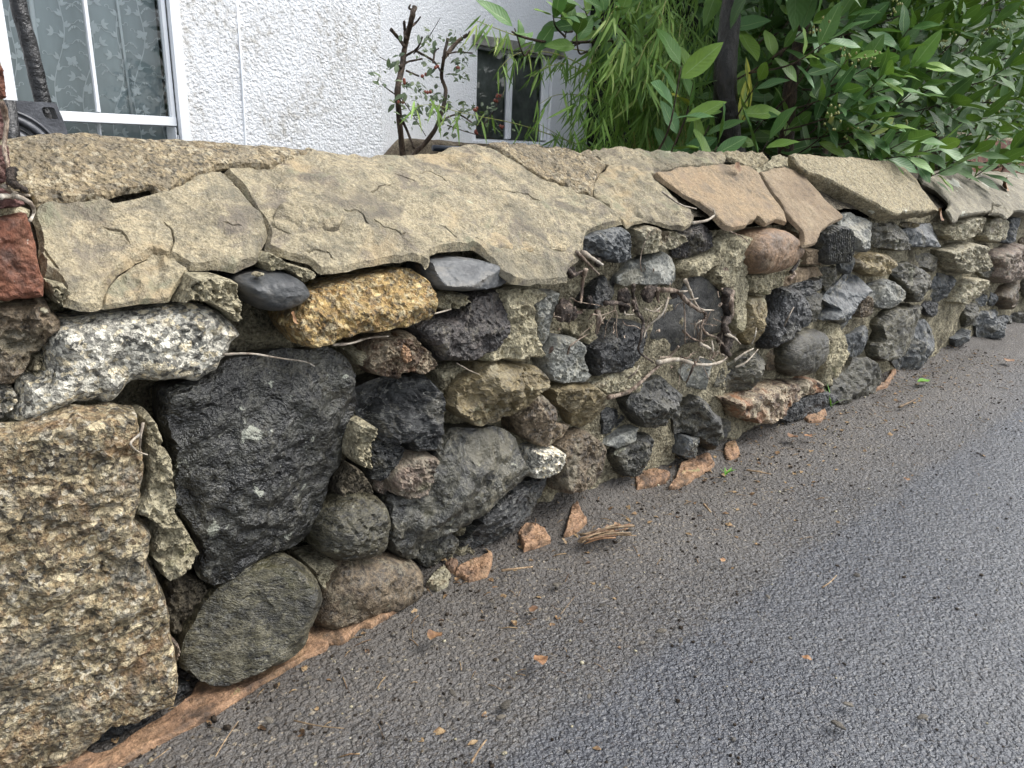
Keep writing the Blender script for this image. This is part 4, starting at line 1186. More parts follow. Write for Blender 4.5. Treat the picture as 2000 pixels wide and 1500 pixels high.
gpiece('G 100,1490 240,1445 400,1410 470,1385 530,1400 620,1385 720,1310 850,1230 1000,1140 1070,1080 1080,1040 1110,1000 1180,1005 1270,970 1400,890 1530,830 1630,770 1660,690 1750,690 1830,720 1900,705 2000,690 K 150,1040 250,990 340,920 400,850 450,815 462,830 430,890 380,950 300,1010 210,1060 160,1055 100,1110 40,1150 0,1145 G 1900,790 1840,790 1820,830 1700,880 1560,960 1440,1030 1300,1120 1200,1190 1050,1260 900,1340 750,1420 620,1500 Z 190,1530 30,1530',
       'terracotta', label='long broken terracotta footing strip along the base', jag=.008)
for s in ['K 680,760 700,730 780,690 890,650 890,700 860,770 760,800 720,780', 'K 625,715 660,690 700,700 680,740 640,740', 'K 1035,540 1070,510 1130,495 1190,520 1220,570 1150,595 1065,620',
          'K 1290,540 1330,400 1365,370 1385,420 1420,460 1390,490 1330,530', 'T 440,930 530,870 620,835 720,850 800,870 760,920 660,950 470,1010',
          'T 780,990 850,890 900,790 1050,720 1150,680 1190,690 1230,760 1200,800 1100,850 960,940 850,995', 'T 1320,650 1330,590 1430,570 1470,620 1485,665 1390,710 1345,710',
          'F 770,1330 800,1300 890,1280 900,1300 870,1345 800,1345', 'U 530,1050 560,990 640,980 740,820 780,830 740,900 660,1000']:
    gpiece(s, 'terracotta', .014)
gpiece('K 520,820 560,770 620,730 660,770 640,820 580,850', 'cream_stone', .012)

# ------------------------------------------------------------------ brick pier at the left edge
PIER = empty('brick_pier', atZ(-20, 1450, 0), 'worn red brick pier at the left edge of the wall', 'brick pier')


def brick(s, mat, y0=-.035, **kw):
    k = dict(bulge=.010, width=.16, power=2.0, back=.09, noise=.35, soft=0, jag=.012)
    k.update(kw)
    return piece('brick', on_wall(trace(s), y0), wall_plane(y0), MT[mat], PIER, **k)


brick('Z -180,430 0,425 52,416 66,470 76,520 84,545 86,580 0,588 -180,590', 'brick_red')
brick('Z -180,372 0,366 26,372 48,396 40,404 0,408 -180,410', 'brick_mauve', -.03)
brick('Z -180,284 0,282 16,284 20,330 18,352 0,360 -180,362', 'brick_mauve', -.026)
brick('Z -180,205 0,202 10,206 14,240 12,268 0,276 -180,276', 'brick_mauve', -.02)
brick('Z -180,128 0,126 4,128 10,170 13,192 0,196 -180,198', 'brick_red', -.018)
piece('mortar', on_wall(trace('Z -180,110 0,112 6,180 10,230 12,280 14,360 36,404 60,410 56,424 0,432 20,590 -180,592'), -.012), wall_plane(-.012), MT['mortar'], PIER, bulge=.01, width=.2, back=.12, noise=.8, jag=.02, soft=0)


# ------------------------------------------------------------------ house behind the wall
HY = 1.5                    # face of the near wall of the house
RY = 2.15                   # face of the set-back wall to its right


def hx(px, py, y=HY): return float(atY(px, py, y)[0])
def hz(px, py, y=HY): return float(atY(px, py, y)[2])


x_corner = hx(745, 150)
HOUSE = empty('house', (x_corner - 1, HY, .2), 'white roughcast house with white framed windows behind the wall', 'house')
wx0, wx1 = hx(-190, 100), hx(352, 130)                       # opening of the sash window
wz0, wz1 = -.02, 2.2
m = MB()
m.box(-8, wx0, HY, HY + .3, .2, 6.5)
m.box(wx1, x_corner, HY, HY + .3, .2, 6.5)
m.box(wx0, wx1, HY, HY + .3, wz1, 6.5)
m.box(x_corner - .3, x_corner, HY + .3, RY + .02, .2, 6.5)
m.build('wall', MT['roughcast'], HOUSE, False, (x_corner - .6, HY, 1))
# movement joint in the render
j = MB()
j.tube([(hx(463, 0), HY + .001, hz(463, 0)), (hx(472, 150), HY - .002, hz(472, 150)), (hx(481, 310), HY + .001, hz(481, 310)), (hx(481, 310), HY + .001, .2)], .0032, 6)
j.build('render_bead', MT['upvc'], HOUSE, True)
# set-back wall with its small window opening
sx0, sx1 = hx(931, 180, RY), hx(1078, 180, RY)
sz0, sz1 = hz(990, 281, RY), hz(1000, 80, RY)
m = MB()
m.box(x_corner - .05, sx0, RY, RY + .3, .2, 6.5)
m.box(sx1, 4.6, RY, RY + .3, .2, 6.5)
m.box(sx0, sx1, RY, RY + .3, .2, sz0)
m.box(sx0, sx1, RY, RY + .3, sz1, 6.5)
m.build('side_wall', MT['roughcast_clean'], HOUSE, False, (2.5, RY, 1))
pz = hz(790, 270, RY - .06)
pl = piece('plinth', np.array([atY(x, y, RY - .06)[[0, 2]] for x, y in [(735, 330), (742, 312), (779, 270), (840, 272), (900, 278), (1000, 283), (1130, 291), (1130, 360), (735, 360)]]),
           wall_plane(RY - .06), MT['plinth'], HOUSE, bulge=.02, width=.2, back=.09, noise=.4, jag=.006, soft=0, res=.012)


def frame_bar(m, x0, x1, z0, z1, y, d=.03, c=.006):
    """a bevelled frame member facing -Y"""
    v = [(x0, y, z0), (x1, y, z0), (x1, y, z1), (x0, y, z1), (x0 + c, y - d, z0 + c), (x1 - c, y - d, z0 + c), (x1 - c, y - d, z1 - c), (x0 + c, y - d, z1 - c)]
    m.add(v, [(4, 5, 6, 7), (0, 1, 5, 4), (1, 2, 6, 5), (2, 3, 7, 6), (3, 0, 4, 7)])


def glass_mat():
    t = NT('window_glass')
    t.t.nodes.remove(t.bsdf)
    g = t.n('ShaderNodeBsdfGlossy')
    g.inputs['Roughness'].default_value = .02
    tr = t.n('ShaderNodeBsdfTransparent')
    tr.inputs[0].default_value = (.86, .9, .9, 1)
    fr = t.n('ShaderNodeFresnel')
    fr.inputs[0].default_value = 1.5
    mx = t.n('ShaderNodeMixShader')
    t.l(fr.outputs[0], mx.inputs[0])
    t.l(tr.outputs[0], mx.inputs[1])
    t.l(g.outputs[0], mx.inputs[2])
    t.l(mx.outputs[0], t.out.inputs[0])
    return t.m


MT['glass'] = glass_mat()
MT['room_shade'] = simple('room_shade', [(40, 42, 42), (58, 60, 60)], 4, .9, .05)  # dark colour of the backing sheet stands in for the unlit room
# sash window
WIN = mesh('window', [(wx0, HY + .29, wz0), (wx1, HY + .29, wz0), (wx1, HY + .29, wz1), (wx0, HY + .29, wz1)], [(0, 1, 2, 3)], MT['room_shade'], HOUSE, False, None, (wx0, HY + .29, wz0))
WIN['label'] = 'white sash window with a net curtain'
yf = HY + .024
m = MB()
xr_in = hx(329, 225, yf)
xr_mid = hx(338, 200, yf)
frame_bar(m, xr_mid + .001, wx1 + .012, wz0, wz1, HY + .006, .016, .003)          # outer frame, right
frame_bar(m, wx0, wx0 + .05, wz0, wz1, HY + .006, .016, .003)
m.build('frame', MT['upvc'], WIN, False)
zr0, zr1 = hz(230, 243, yf), hz(230, 222, yf)                              # bottom rail of the upper sash
xg0, xg1 = hx(186, 222, yf), hx(197, 222, yf)                              # glazing bar
xl = hx(34, 195, yf)
m = MB()
frame_bar(m, xr_in, xr_mid, zr0, wz1, yf, .018, .003)
frame_bar(m, xl - .10, xl, zr0, wz1, yf, .018, .003)
frame_bar(m, xl - .10, xr_mid, zr0, zr1, yf - .001, .020, .003)
frame_bar(m, xg0, xg1, zr1, wz1, yf, .013, .003)
for k, (a, b) in enumerate([(0, .022), (.020, .038), (.034, .050)]):       # sash horn
    frame_bar(m, xr_in + .004 + .006 * k, xr_mid - .003 * (2 - k), zr0 - b - .012, zr0 - a, yf, .028, .002)
m.build('upper_sash', MT['upvc'], WIN, False)
m = MB()
yl = yf + .03
frame_bar(m, xr_in, xr_mid, wz0, zr0 + .01, yl, .025)
frame_bar(m, xl - .10, xl, wz0, zr0 + .01, yl, .025)
frame_bar(m, xg0 + .006, xg1 + .002, wz0, zr0 + .01, yl, .02, .003)
m.build('lower_sash', MT['upvc'], WIN, False)
for (a, b, c, d, yy) in [(xl, xg0, zr1, wz1, yf - .006), (xg1, xr_in, zr1, wz1, yf - .006), (xl, xg0 + .006, wz0, zr0, yl - .005), (xg1, xr_in, wz0, zr0, yl - .005)]:
    mesh('pane', [(a, yy, c), (b, yy, c), (b, yy, d), (a, yy, d)], [(0, 1, 2, 3)], MT['glass'], WIN, False)

# small window in the set-back wall
MT['lintel'] = simple('lintel', [(150, 148, 142), (186, 184, 178)], 10, .8, .2)
SW = empty('window', (sx0, RY, sz0)); SW.parent = HOUSE; SW.location = Vector((sx0, RY, sz0)) - HOUSE.location
SW['label'] = 'small white casement window half hidden by bamboo'
ys = RY + .05
m = MB()
zt = hz(990, 105, ys); zb = hz(990, 273, ys)
frame_bar(m, sx0, sx1, zb - .03, zb, ys, .03); frame_bar(m, sx0, sx1, zt, zt + .04, ys, .03)
frame_bar(m, sx0, sx0 + .012, zb, zt, ys, .03); frame_bar(m, sx1 - .04, sx1, zb, zt, ys, .03)
frame_bar(m, hx(985, 190, ys), hx(994, 190, ys), zb, zt, ys, .03)
m.build('frame', MT['upvc'], SW, False)
m = MB(); m.box(sx0 - .02, sx1 + .02, RY - .04, RY + .02, sz0 - .02, sz0 + .006); m.build('sill', MT['upvc'], SW, False)
m = MB(); m.box(sx0 - .03, sx1 + .06, RY - .02, RY + .06, hz(1000, 98, RY), hz(1000, 80, RY)); m.build('lintel', MT['lintel'], SW, False)
for a, b in ((sx0 + .012, hx(985, 190, ys)), (hx(994, 190, ys), sx1 - .04)):
    mesh('pane', [(a, ys - .01, zb), (b, ys - .01, zb), (b, ys - .01, zt), (a, ys - .01, zt)], [(0, 1, 2, 3)], MT['glass'], SW, False)
mesh('blind', [(sx0, ys + .012, zb - .02), (sx1, ys + .012, zb - .02), (sx1, ys + .012, zt + .02), (sx0, ys + .012, zt + .02)], [(0, 1, 2, 3)], simple('room_blind', [(168, 170, 166), (196, 198, 194)], 3, .8, .05), SW, False)

# net curtain with woven vines and butterflies
def netmat(name, c0, c1, sc):
    t = NT(name)
    v = t.coords(rnd=False)
    mp = t.n('ShaderNodeMapping'); mp.inputs['Scale'].default_value = (1, 1, .12); t.l(v, mp.inputs[0])
    n = t.noise(mp.outputs[0], sc, 4)
    col = t.ramp(n, [(.35, lin(c0)), (.65, lin(c1))])
    return t.finish(col, .8, t.bump(t.noise(v, 900, 1), .1, .0005), .2)


MT['net'] = netmat('net', (168, 178, 180), (194, 204, 206), 12)
MT['motif'] = netmat('motif', (232, 238, 240), (246, 250, 250), 30)
CY = HY + .10


def fold(x):
    return .006 * np.sin(x * 38) + .004 * np.sin(x * 71 + 1)


CUR = empty('net_curtain', (wx0, CY, .9), 'grey net curtain woven with white vines and butterflies in the sash window', 'net curtain')
cxs = np.linspace(wx0 + .02, wx1 - .02, 160)
czs = np.array([wz0, .6, 1.2, wz1])
X, Z = np.meshgrid(cxs, czs, indexing='ij')
v = np.stack([X.ravel(), CY + fold(X.ravel()), Z.ravel()], 1)
i = np.arange(len(cxs) - 1)[:, None] * 4 + np.arange(3)[None, :]
mesh('netting', v, np.stack([i, i + 4, i + 5, i + 1], -1).reshape(-1, 4), MT['net'], CUR, True)
mo = MB()


def flat(poly, f=None):
    poly = np.asarray(poly, float)
    n = len(poly)
    v = np.stack([poly[:, 0], CY + fold(poly[:, 0]) - .003, poly[:, 1]], 1)
    mo.add(v, f or [tuple(range(n))])


def vleaf(p, ang, L, w):
    d = np.array([math.cos(ang), math.sin(ang)]); n = np.array([-d[1], d[0]])
    q = [p + d * L * t + n * w * s for t, s in ((0, .08), (.25, .8), (.5, 1), (.75, .62), (1, 0), (.75, -.62), (.5, -1), (.25, -.8))]
    flat(q)


def ribbon(pts, w):
    pts = spline(pts, max(8, len(pts) * 5))
    tg = np.gradient(pts, axis=0); tg /= np.linalg.norm(tg, axis=1)[:, None] + 1e-9
    n = np.stack([-tg[:, 1], tg[:, 0]], 1) * w / 2
    k = len(pts)
    v = np.vstack([pts + n, pts - n])
    flat(v, [(a, a + 1, k + a + 1, k + a) for a in range(k - 1)])
    return pts


def cp(px, py): return atY(px, py, CY)[[0, 2]]


U_ = float(np.linalg.norm(cp(200, 100) - cp(210, 100))) / 10          # metres per survey pixel here


def butterfly(p, ang, s):
    for da, L, w in ((.9, 1.0, .34), (2.24, 1.0, .34), (-.35, .72, .30), (3.5, .72, .30)):
        vleaf(p, ang + da, L * s, w * s)


def curl(p, ang, s, sgn):
    t = np.linspace(0, 4.6, 12)
    r = s * (1 - t / 5.6)
    c = p + np.array([math.cos(ang), math.sin(ang)]) * s
    q = [c + r[k] * np.array([math.cos(ang + math.pi + sgn * t[k]), math.sin(ang + math.pi + sgn * t[k])]) for k in range(len(t))]
    ribbon(q, 1.2 * U_)


def bells(p, ang, s, sgn):
    q = [p + s * np.array([math.cos(ang) * t, math.sin(ang) * t + .4 * math.sin(math.pi * t)]) for t in (0, .3, .6, .85, 1)]
    pts = ribbon(q, 1.1 * U_)
    for k in (9, 13, 17, 21):
        if k < len(pts): vleaf(pts[k], -1.57 + .3 * sgn, s * .24, s * .075)


rv = random.Random(5)
for vx, ph in [(-150, .2), (-85, 1.4), (18, 2.2), (112, .4), (168, 1.2), (228, 2.9), (268, .9), (318, 2.0)]:
    base = [cp(vx + 9 * math.sin(k * .9 + ph) + 6 * k * .12, 300 - k * 28) for k in range(14)]
    st = ribbon(base, 1.9 * U_)
    sg = 1
    for k in range(3, len(st) - 3, 4):
        p = st[k]
        sg = -sg
        side = 0 if sg > 0 else math.pi
        for da in (.5, 1.1):
            vleaf(p, 1.57 - sg * da, rv.uniform(13, 17) * U_, 3.1 * U_)
        w = rv.random()
        a = side + sg * rv.uniform(.2, .7)
        e = p + np.array([math.cos(a), math.sin(a)]) * rv.uniform(16, 24) * U_
        if w < .34:
            ribbon([p, (p + e) / 2 + np.array([0, 4 * U_]), e], 1.2 * U_); curl(e, a, 6 * U_, -sg)
        elif w < .68:
            ribbon([p, (p + e) / 2 + np.array([0, 3 * U_]), e], 1.2 * U_); bells(e, a - sg * .5, 22 * U_, sg)
        else:
            ribbon([p, (p + e) / 2 + np.array([0, 3 * U_]), e], 1.2 * U_)
            for da in (-.8, 0, .8): vleaf(e, a + da, 15 * U_, 3.0 * U_)
for bx, by, ba in [(41, 110, -.3), (142, 121, .2), (184, 59, .5), (277, 71, -.2), (268, 181, .3), (69, 44, 1.2), (176, 176, .6), (244, 129, -.4), (-60, 90, .2), (-110, 190, -.3)]:
    butterfly(cp(bx, by), ba, 14 * U_)
mo.build('woven_motif', MT['motif'], CUR, False)
for px in (58, 226):                                           # curtain edges seen through the net
    a, b = cp(px, 0), cp(px + 30, 225)
    m = MB()
    m.tube([(a[0], CY - .012, a[1]), ((a[0] + b[0]) / 2, CY - .012, (a[1] + b[1]) / 2), (b[0], CY - .012, b[1])], .006 if px < 100 else .0035, 6)
    m.build('curtain_hem', MT['motif'], CUR, True)

# black pole and its heavy base, standing behind the wall at the left
BY = .42
PB = empty('parasol_base', atY(45, 330, BY), 'black moulded parasol base with a rectangular slot propped behind the wall', 'parasol base')


def onB(s): return np.array([atY(x, y, BY)[[0, 2]] for x, y in trace(s)])


def plate(name, outer, hole, y0, d, mat, parent):
    n, k = len(outer), len(hole)
    pts = [Vector(p) for p in np.vstack([outer, hole] if k else [outer]).tolist()]
    ed = [(n + i, n + (i + 1) % k) for i in range(k)]
    vo, eo, fo, a1, a2, a3 = delaunay_2d_cdt(pts, ed, [list(range(n))], 1, 1e-7)
    P = np.array([tuple(p) for p in vo])
    F = [tuple(q) for q in fo if not (k and inside(P[list(q)].mean(0)[None], hole)[0])]
    nv = len(P)
    V = np.vstack([np.stack([P[:, 0], np.full(nv, y0), P[:, 1]], 1), np.stack([P[:, 0], np.full(nv, y0 + d), P[:, 1]], 1)])
    E = {}
    for q in F:
        for a, b in zip(q, q[1:] + q[:1]):
            if (b, a) in E: del E[(b, a)]
            else: E[(a, b)] = 1
    FF = F + [tuple(i + nv for i in q[::-1]) for q in F] + [(b, a, a + nv, b + nv) for a, b in E]
    return mesh(name, V, FF, mat, parent, False)


bo = onB('A 20,556 180,566 300,574 318,584 332,620 345,650 372,720 395,790 420,900 20,900')
bh = onB('A 232,606 244,597 290,599 304,606 318,640 324,660 316,666 268,660 252,652 240,630')
plate('base_plate', bo, bh, BY, .03, MT['grey_plastic'], PB)
cc = onB('A 10,900')[0]
for rr, wd, hgt, mt in ((330, 18, .006, 'grey_plastic'), (286, 44, .012, 'grey_plastic'), (236, 10, .014, 'black_iron'), (190, 70, .016, 'grey_plastic'), (100, 30, .026, 'grey_plastic')):
    u = float(np.linalg.norm(onB('A 0,700')[0] - onB('A 100,700')[0])) / 100
    m = MB()
    ang = np.linspace(-.1, math.pi + .1, 60)
    m.tube([(cc[0] + rr * u * math.cos(a) * 1.08, BY - hgt * .3, cc[1] + rr * u * math.sin(a)) for a in ang], wd * u / 2 + 1e-4, 8)
    m.build('ring', MT[mt], PB)
m = MB()
m.tube([atY(11, 195, BY - .02), atY(22, 280, BY - .02), atY(24, 320, BY - .02)], .0105, 12)
m.build('socket', MT['black_iron'], PB)
PO = empty('rusty_pole', atY(92, 300, BY + .05), 'black rust flecked pole leaning in front of the sash window', 'pole')
m = MB()
m.tube(spline([atY(28, -60, BY + .05), atY(34, 0, BY + .05), atY(60, 100, BY + .05), atY(84, 200, BY + .05), atY(108, 310, BY + .05)], 40), .0098, 14, .10, 3)
m.build('shaft', MT['black_iron'], PO)

# drain pipe behind the wall top
m = MB()
a, b = atY(846, 289, 1.0), atY(960, 295, 1.0)
m.tube([a, (a + b) / 2, b], .0085, 14)
tag(m.build('drain_pipe', MT['pipe'], None, True, (a + b) / 2), 'dark blue plastic pipe lying behind the wall top', 'pipe')


# ------------------------------------------------------------------ plants
def leaf_mesh(L, w, fold_, curve, n=6, wav=0.0, tip=1.0, seed=0):
    """lance shaped blade along +X, face +Z; returns verts, faces, uv"""
    v, f, uv = [], [], []
    rg = random.Random(seed)
    for k in range(n + 1):
        t = k / n
        hw = w * (math.sin(math.pi * t ** (.85 * tip)) ** .8) * (1 if 0 < k < n else 0) + (.0006 if k == 0 else 0)
        x = L * t
        z = -curve * L * t * t
        for sgn in (-1, 0, 1):
            zz = z + fold_ * hw * abs(sgn) + wav * hw * math.sin(9 * t + sgn * 1.3 + seed)
            v.append((x, sgn * hw, zz))
            uv.append((t, .5 + .5 * sgn))
    for k in range(n):
        for j in (0, 1):
            a = k * 3 + j
            f.append((a, a + 3, a + 4, a + 1))
    return np.array(v), f, np.array(uv)


def basis(d, up):
    d = np.asarray(d, float); d = d / (np.linalg.norm(d) + 1e-9)
    y = np.cross(up, d)
    if np.linalg.norm(y) < 1e-3: y = np.cross([1, 0, 0], d)
    y /= np.linalg.norm(y)
    z = np.cross(d, y)
    return np.stack([d, y, z], 1)


class LeafSet:
    """places blades; the ones nearest the camera become objects, the rest one mass"""
    def __init__(self, proto, mats):
        self.proto, self.mats, self.items = proto, mats, []

    def put(self, p, B, s, k=None):
        self.items.append((np.asarray(p, float), B, s, random.randrange(len(self.proto)) if k is None else k))

    def build(self, parent, single, name='leaf', mass='leaf_mass'):
        vis = []
        for q, it in enumerate(self.items):
            c = R.T @ (it[0] - EYE)
            px, py = 1000 + F_PX * c[0] / -c[2], 750 - F_PX * c[1] / -c[2]
            ok = -40 < px < 2040 and -60 < py < 380
            vis.append((0 if ok else 1, np.linalg.norm(it[0] - EYE) + .35 * random.random(), q))
        vis.sort()
        front = set(q for _, _, q in vis[:single])
        mes = []
        for k, (v, f, uv) in enumerate(self.proto):
            o = mesh('tmp', v, f, self.mats[0], None, True, uv)
            me = o.data
            me.name = name
            mes.append(me)
            bpy.data.objects.remove(o)
        mb = MB()
        par = np.array(parent.location)
        for q, (p, B, sc, k) in enumerate(self.items):
            if q in front:
                o = bpy.data.objects.new(name, mes[k])
                COL.objects.link(o)
                o.parent = parent
                Mx = Matrix([list(B[i] * sc) + [p[i] - par[i]] for i in range(3)] + [[0, 0, 0, 1]])
                o.matrix_local = Mx
            else:
                v, f, uv = self.proto[k]
                mb.add((v * sc) @ B.T + p, f, uv)
        if mb.n:
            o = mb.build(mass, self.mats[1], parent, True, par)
            o['kind'] = 'stuff'


def in_poly(poly, n, rg):
    lo, hi = poly.min(0), poly.max(0)
    out = []
    while len(out) < n:
        c = np.array([rg.uniform(lo[0], hi[0]), rg.uniform(lo[1], hi[1])])
        if inside(c[None], poly)[0]: out.append(c)
    return out


rb = random.Random(21)
# ---- bay laurel
BAY = empty('bay_laurel', atY(1415, 320, .5), 'glossy dark green bay laurel bush overhanging the right end of the wall', 'bay laurel')
bay = LeafSet([leaf_mesh(.098, .0205, .28, .10, 8, .10, 1, k) for k in range(3)] + [leaf_mesh(.086, .020, .16, .22, 8, .14, 1.1, 7), leaf_mesh(.105, .016, .36, -.04, 8, .10, .95, 9)], [MT['bay_leaf'], MT['bay_leaf_shaded']])
twigs = MB()


def twig_spray(tip, back, nleaf, s=1.0, rad=.0016, lset=bay, spread=1.0):
    """a shoot from 'back' to 'tip' with leaves round its end"""
    tip, back = np.asarray(tip, float), np.asarray(back, float)
    mid = (tip + back) / 2 + np.array([rb.uniform(-.02, .02), rb.uniform(-.02, .02), rb.uniform(-.03, .01)])
    pts = spline([back, mid, tip], 10)
    twigs.tube(pts, np.linspace(rad * 1.7, rad * .7, 10), 5)
    ax = tip - mid; ax /= np.linalg.norm(ax)
    ref = np.cross(ax, [0, 0, 1]); ref /= np.linalg.norm(ref) + 1e-9
    ref2 = np.cross(ax, ref)
    for k in range(nleaf):
        t = 1 - .5 * (k / nleaf) ** .9
        p = pts[min(9, int(t * 9.99))]
        a = k * 2.4 + rb.uniform(-.4, .4)
        out = ref * math.cos(a) + ref2 * math.sin(a)
        op = (.55 + .75 * k / nleaf) * spread
        d = ax * math.cos(op) + out * math.sin(op) + np.array([0, -.10, rb.uniform(-.30, .06)])
        up = np.array([rb.uniform(-.6, .3), rb.uniform(-1.5, -.3), .75])
        lset.put(p + d * .006, basis(d, up), s * rb.uniform(.75, 1.2))


bay_right = trace('Z 1590,-30 2020,-30 2020,335 1940,325 1870,335 1800,300 1750,315 1700,265 1640,255 1600,190 1570,80')
bay_mid = trace('Z 1475,-30 1600,-30 1600,180 1640,260 1560,290 1510,285 1490,180')
bay_left = trace('Z 1300,110 1400,130 1410,290 1330,290 1300,200')
for c in in_poly(bay_right, 150, rb):
    y = rb.uniform(.10, .62)
    tip = atY(c[0], c[1], y)
    twig_spray(tip, tip + np.array([rb.uniform(-.10, .02), rb.uniform(.08, .16), rb.uniform(-.16, -.02)]), rb.randint(6, 9), .84)
for c in in_poly(bay_mid, 30, rb):
    y = rb.uniform(.40, .85)
    tip = atY(c[0], c[1], y)
    twig_spray(tip, tip + np.array([rb.uniform(-.06, .06), rb.uniform(.05, .14), rb.uniform(-.2, -.05)]), rb.randint(4, 7))
for c in [(1355, 160), (1345, 215), (1385, 245), (1335, 285), (1400, 285), (1460, 215), (1500, 275), (1480, 160), (1540, 240), (1330, 130)]:
    tip = atY(c[0], c[1], rb.uniform(.2, .4))
    twig_spray(tip, tip + np.array([rb.uniform(-.03, .08), .08, -.16]), 5)
# foreground shoots hanging over the coping
for c, y in [((1660, 215), .14), ((1690, 235), .12), ((1720, 250), .10), ((1770, 275), .06), ((1765, 305), .05), ((1830, 290), .03), ((1860, 325), .0), ((1900, 300), .02), ((1940, 320), .0), ((1985, 290), .02),
             ((1790, 130), .12), ((1740, 170), .12), ((1850, 200), .10), ((1930, 230), .08), ((1970, 130), .10), ((1640, 180), .16), ((1700, 130), .16), ((1880, 120), .12), ((1690, 60), .2), ((1800, 60), .15), ((1760, 30), .2)]:
    tip = atY(c[0], c[1], y)
    twig_spray(tip, tip + np.array([-.02, .16, -.05]), 8, .9)
# the branch reaching left across the top
br = [atY(1270, 70, .55), atY(1180, 80, .5), atY(1080, 83, .48), atY(1020, 72, .46), atY(1000, 62, .45)]
twigs.tube(spline(br, 24), np.linspace(.0042, .0018, 24), 6)
for c in [(1005, 55), (1080, 30), (1110, 45), (1095, 20), (1140, 15), (1125, 60), (1160, 40), (1195, 60), (1180, 20), (1215, 35), (1240, 60), (1250, 20)]:
    tip = atY(c[0], c[1], .46 + rb.uniform(-.05, .08))
    twig_spray(tip, tip + np.array([.07, .03, -.03]), 3 if c[0] < 1050 else 4, .74, spread=1.1)
# inner foliage, plus a crown added above the frame to block the sky
for c in in_poly(trace('Z 1400,-420 2060,-420 2060,340 1450,330 1400,250'), 2600, rb):
    p = atY(c[0], c[1], rb.uniform(.42, 1.15) if c[1] > -60 else rb.uniform(.1, .9))
    d = np.array([rb.uniform(-1, 1), rb.uniform(-1, .3), rb.uniform(-.9, .5)])
    bay.put(p, basis(d, np.array([rb.uniform(-.5, .5), rb.uniform(-1, 0), .8])), rb.uniform(.9, 1.5))
bay.build(BAY, 300)
o = twigs.build('twigs', MT['bark_brown'], BAY, True, BAY.location); o['kind'] = 'stuff'
for pts, r0, mt in [([(1438, 345, .34), (1421, 250, .34), (1416, 150, .34), (1424, 60, .36), (1434, -40, .38)], .027, 'bark_wet'),
                    ([(1530, 340, .36), (1538, 250, .36), (1546, 150, .37), (1566, 60, .4), (1575, -30, .42)], .018, 'bark_brown'),
                    ([(1600, 330, .6), (1640, 180, .65), (1660, -30, .7)], .012, 'bark_brown')]:
    m = MB()
    w3 = spline([atY(*p) for p in pts], 30)
    m.tube(w3, np.linspace(r0 * 1.15, r0 * .8, 30), 16, .14, 4)
    m.build('trunk', MT[mt], BAY, True)
buds = MB()
for c in in_poly(bay_right, 26, rb):
    p = atY(c[0], c[1], .12)
    for k in range(7):
        q = p + np.array([rb.uniform(-.02, .02), rb.uniform(-.02, .02), rb.uniform(-.02, .02)])
        buds.tube([q, q + [0, 0, .003], q + [0, 0, .006]], [.0016, .0030, .0012], 6)
o = buds.build('flower_buds', MT['bud'], BAY); o['kind'] = 'stuff'

# ---- bamboo
BAM = empty('bamboo_clump', atY(1260, 320, .7), 'bright green feathery bamboo clump left of the dark trunk', 'bamboo')
bam = LeafSet([leaf_mesh(.070, .0031, .2, .16, 6, .05, .8, k) for k in range(3)] + [leaf_mesh(.086, .0036, .25, .30, 6, .05, .8, 5)], [MT['bamboo_leaf'], MT['bamboo_leaf_shaded']])
culms = MB()


def fan(p, dirx, n, s=1.0):
    for k in range(n):
        a = rb.uniform(-.8, .8)
        d = np.array([dirx + a * .8 + rb.uniform(-.2, .2), rb.uniform(-.8, .3), rb.uniform(-1.3, -.25)])
        bam.put(p + np.array([rb.uniform(-.012, .012), rb.uniform(-.012, .012), rb.uniform(-.012, .012)]), basis(d, np.array([rb.uniform(-1, 1), -.9, .5])), s * rb.uniform(.6, 1.2))


def cane(px3, r, nf, leaves, dirx, s=1.0):
    pts = spline([atY(*q) for q in px3], 26)
    culms.tube(pts, np.linspace(r, r * .35, 26), 6)
    for k in range(nf):
        t = .12 + .88 * (k + rb.random()) / nf
        fan(pts[min(25, int(t * 25))], dirx, leaves, s)


# drooping sprays in front of the small window
cane([(1200, 110, .62), (1090, 90, .6), (1010, 70, .58), (955, 50, .57), (925, 38, .57)], .0016, 9, 5, -.3, .75)
cane([(1180, 150, .62), (1100, 110, .6), (1040, 100, .58), (1000, 110, .57), (975, 135, .56)], .0014, 8, 5, -.25, .75)
cane([(1200, 190, .6), (1120, 130, .58), (1070, 130, .56), (1040, 150, .55)], .0014, 7, 5, -.2, .75)
cane([(1230, 220, .6), (1150, 190, .56), (1090, 185, .55), (1050, 205, .54)], .0014, 7, 4, -.2, .75)
cane([(1180, 300, .6), (1060, 258, .58), (1000, 240, .56), (900, 220, .55), (850, 205, .54), (800, 208, .53)], .0013, 11, 3, -.1, .75)
cane([(1160, 310, .6), (1100, 270, .58), (1040, 235, .56)], .0013, 5, 4, -.1, .75)
for k in range(30):
    x0 = rb.uniform(1215, 1385)
    y0 = rb.uniform(.40, .8)
    top = rb.uniform(-40, 200)
    lean = rb.uniform(-90, 5)
    cane([(x0, 340, y0), (x0 + lean * .3, (340 + top) / 2, y0 - .02), (x0 + lean * .8, top, y0 - .06), (x0 + lean * 1.3, top + 45, y0 - .1)], .0022, 10, 6, -.2, rb.uniform(.75, 1.05))
for c in in_poly(trace('Z 1250,-260 1395,-260 1395,310 1130,310 1160,240 1200,130'), 420, rb):
    p = atY(c[0], c[1], rb.uniform(.42, 1.05))
    fan(p, -.2, 4, rb.uniform(.75, 1.1))
for c in in_poly(trace('Z 1090,230 1180,120 1210,310 1100,312'), 46, rb):
    fan(atY(c[0], c[1], rb.uniform(.4, .7)), -.3, 4, .8)
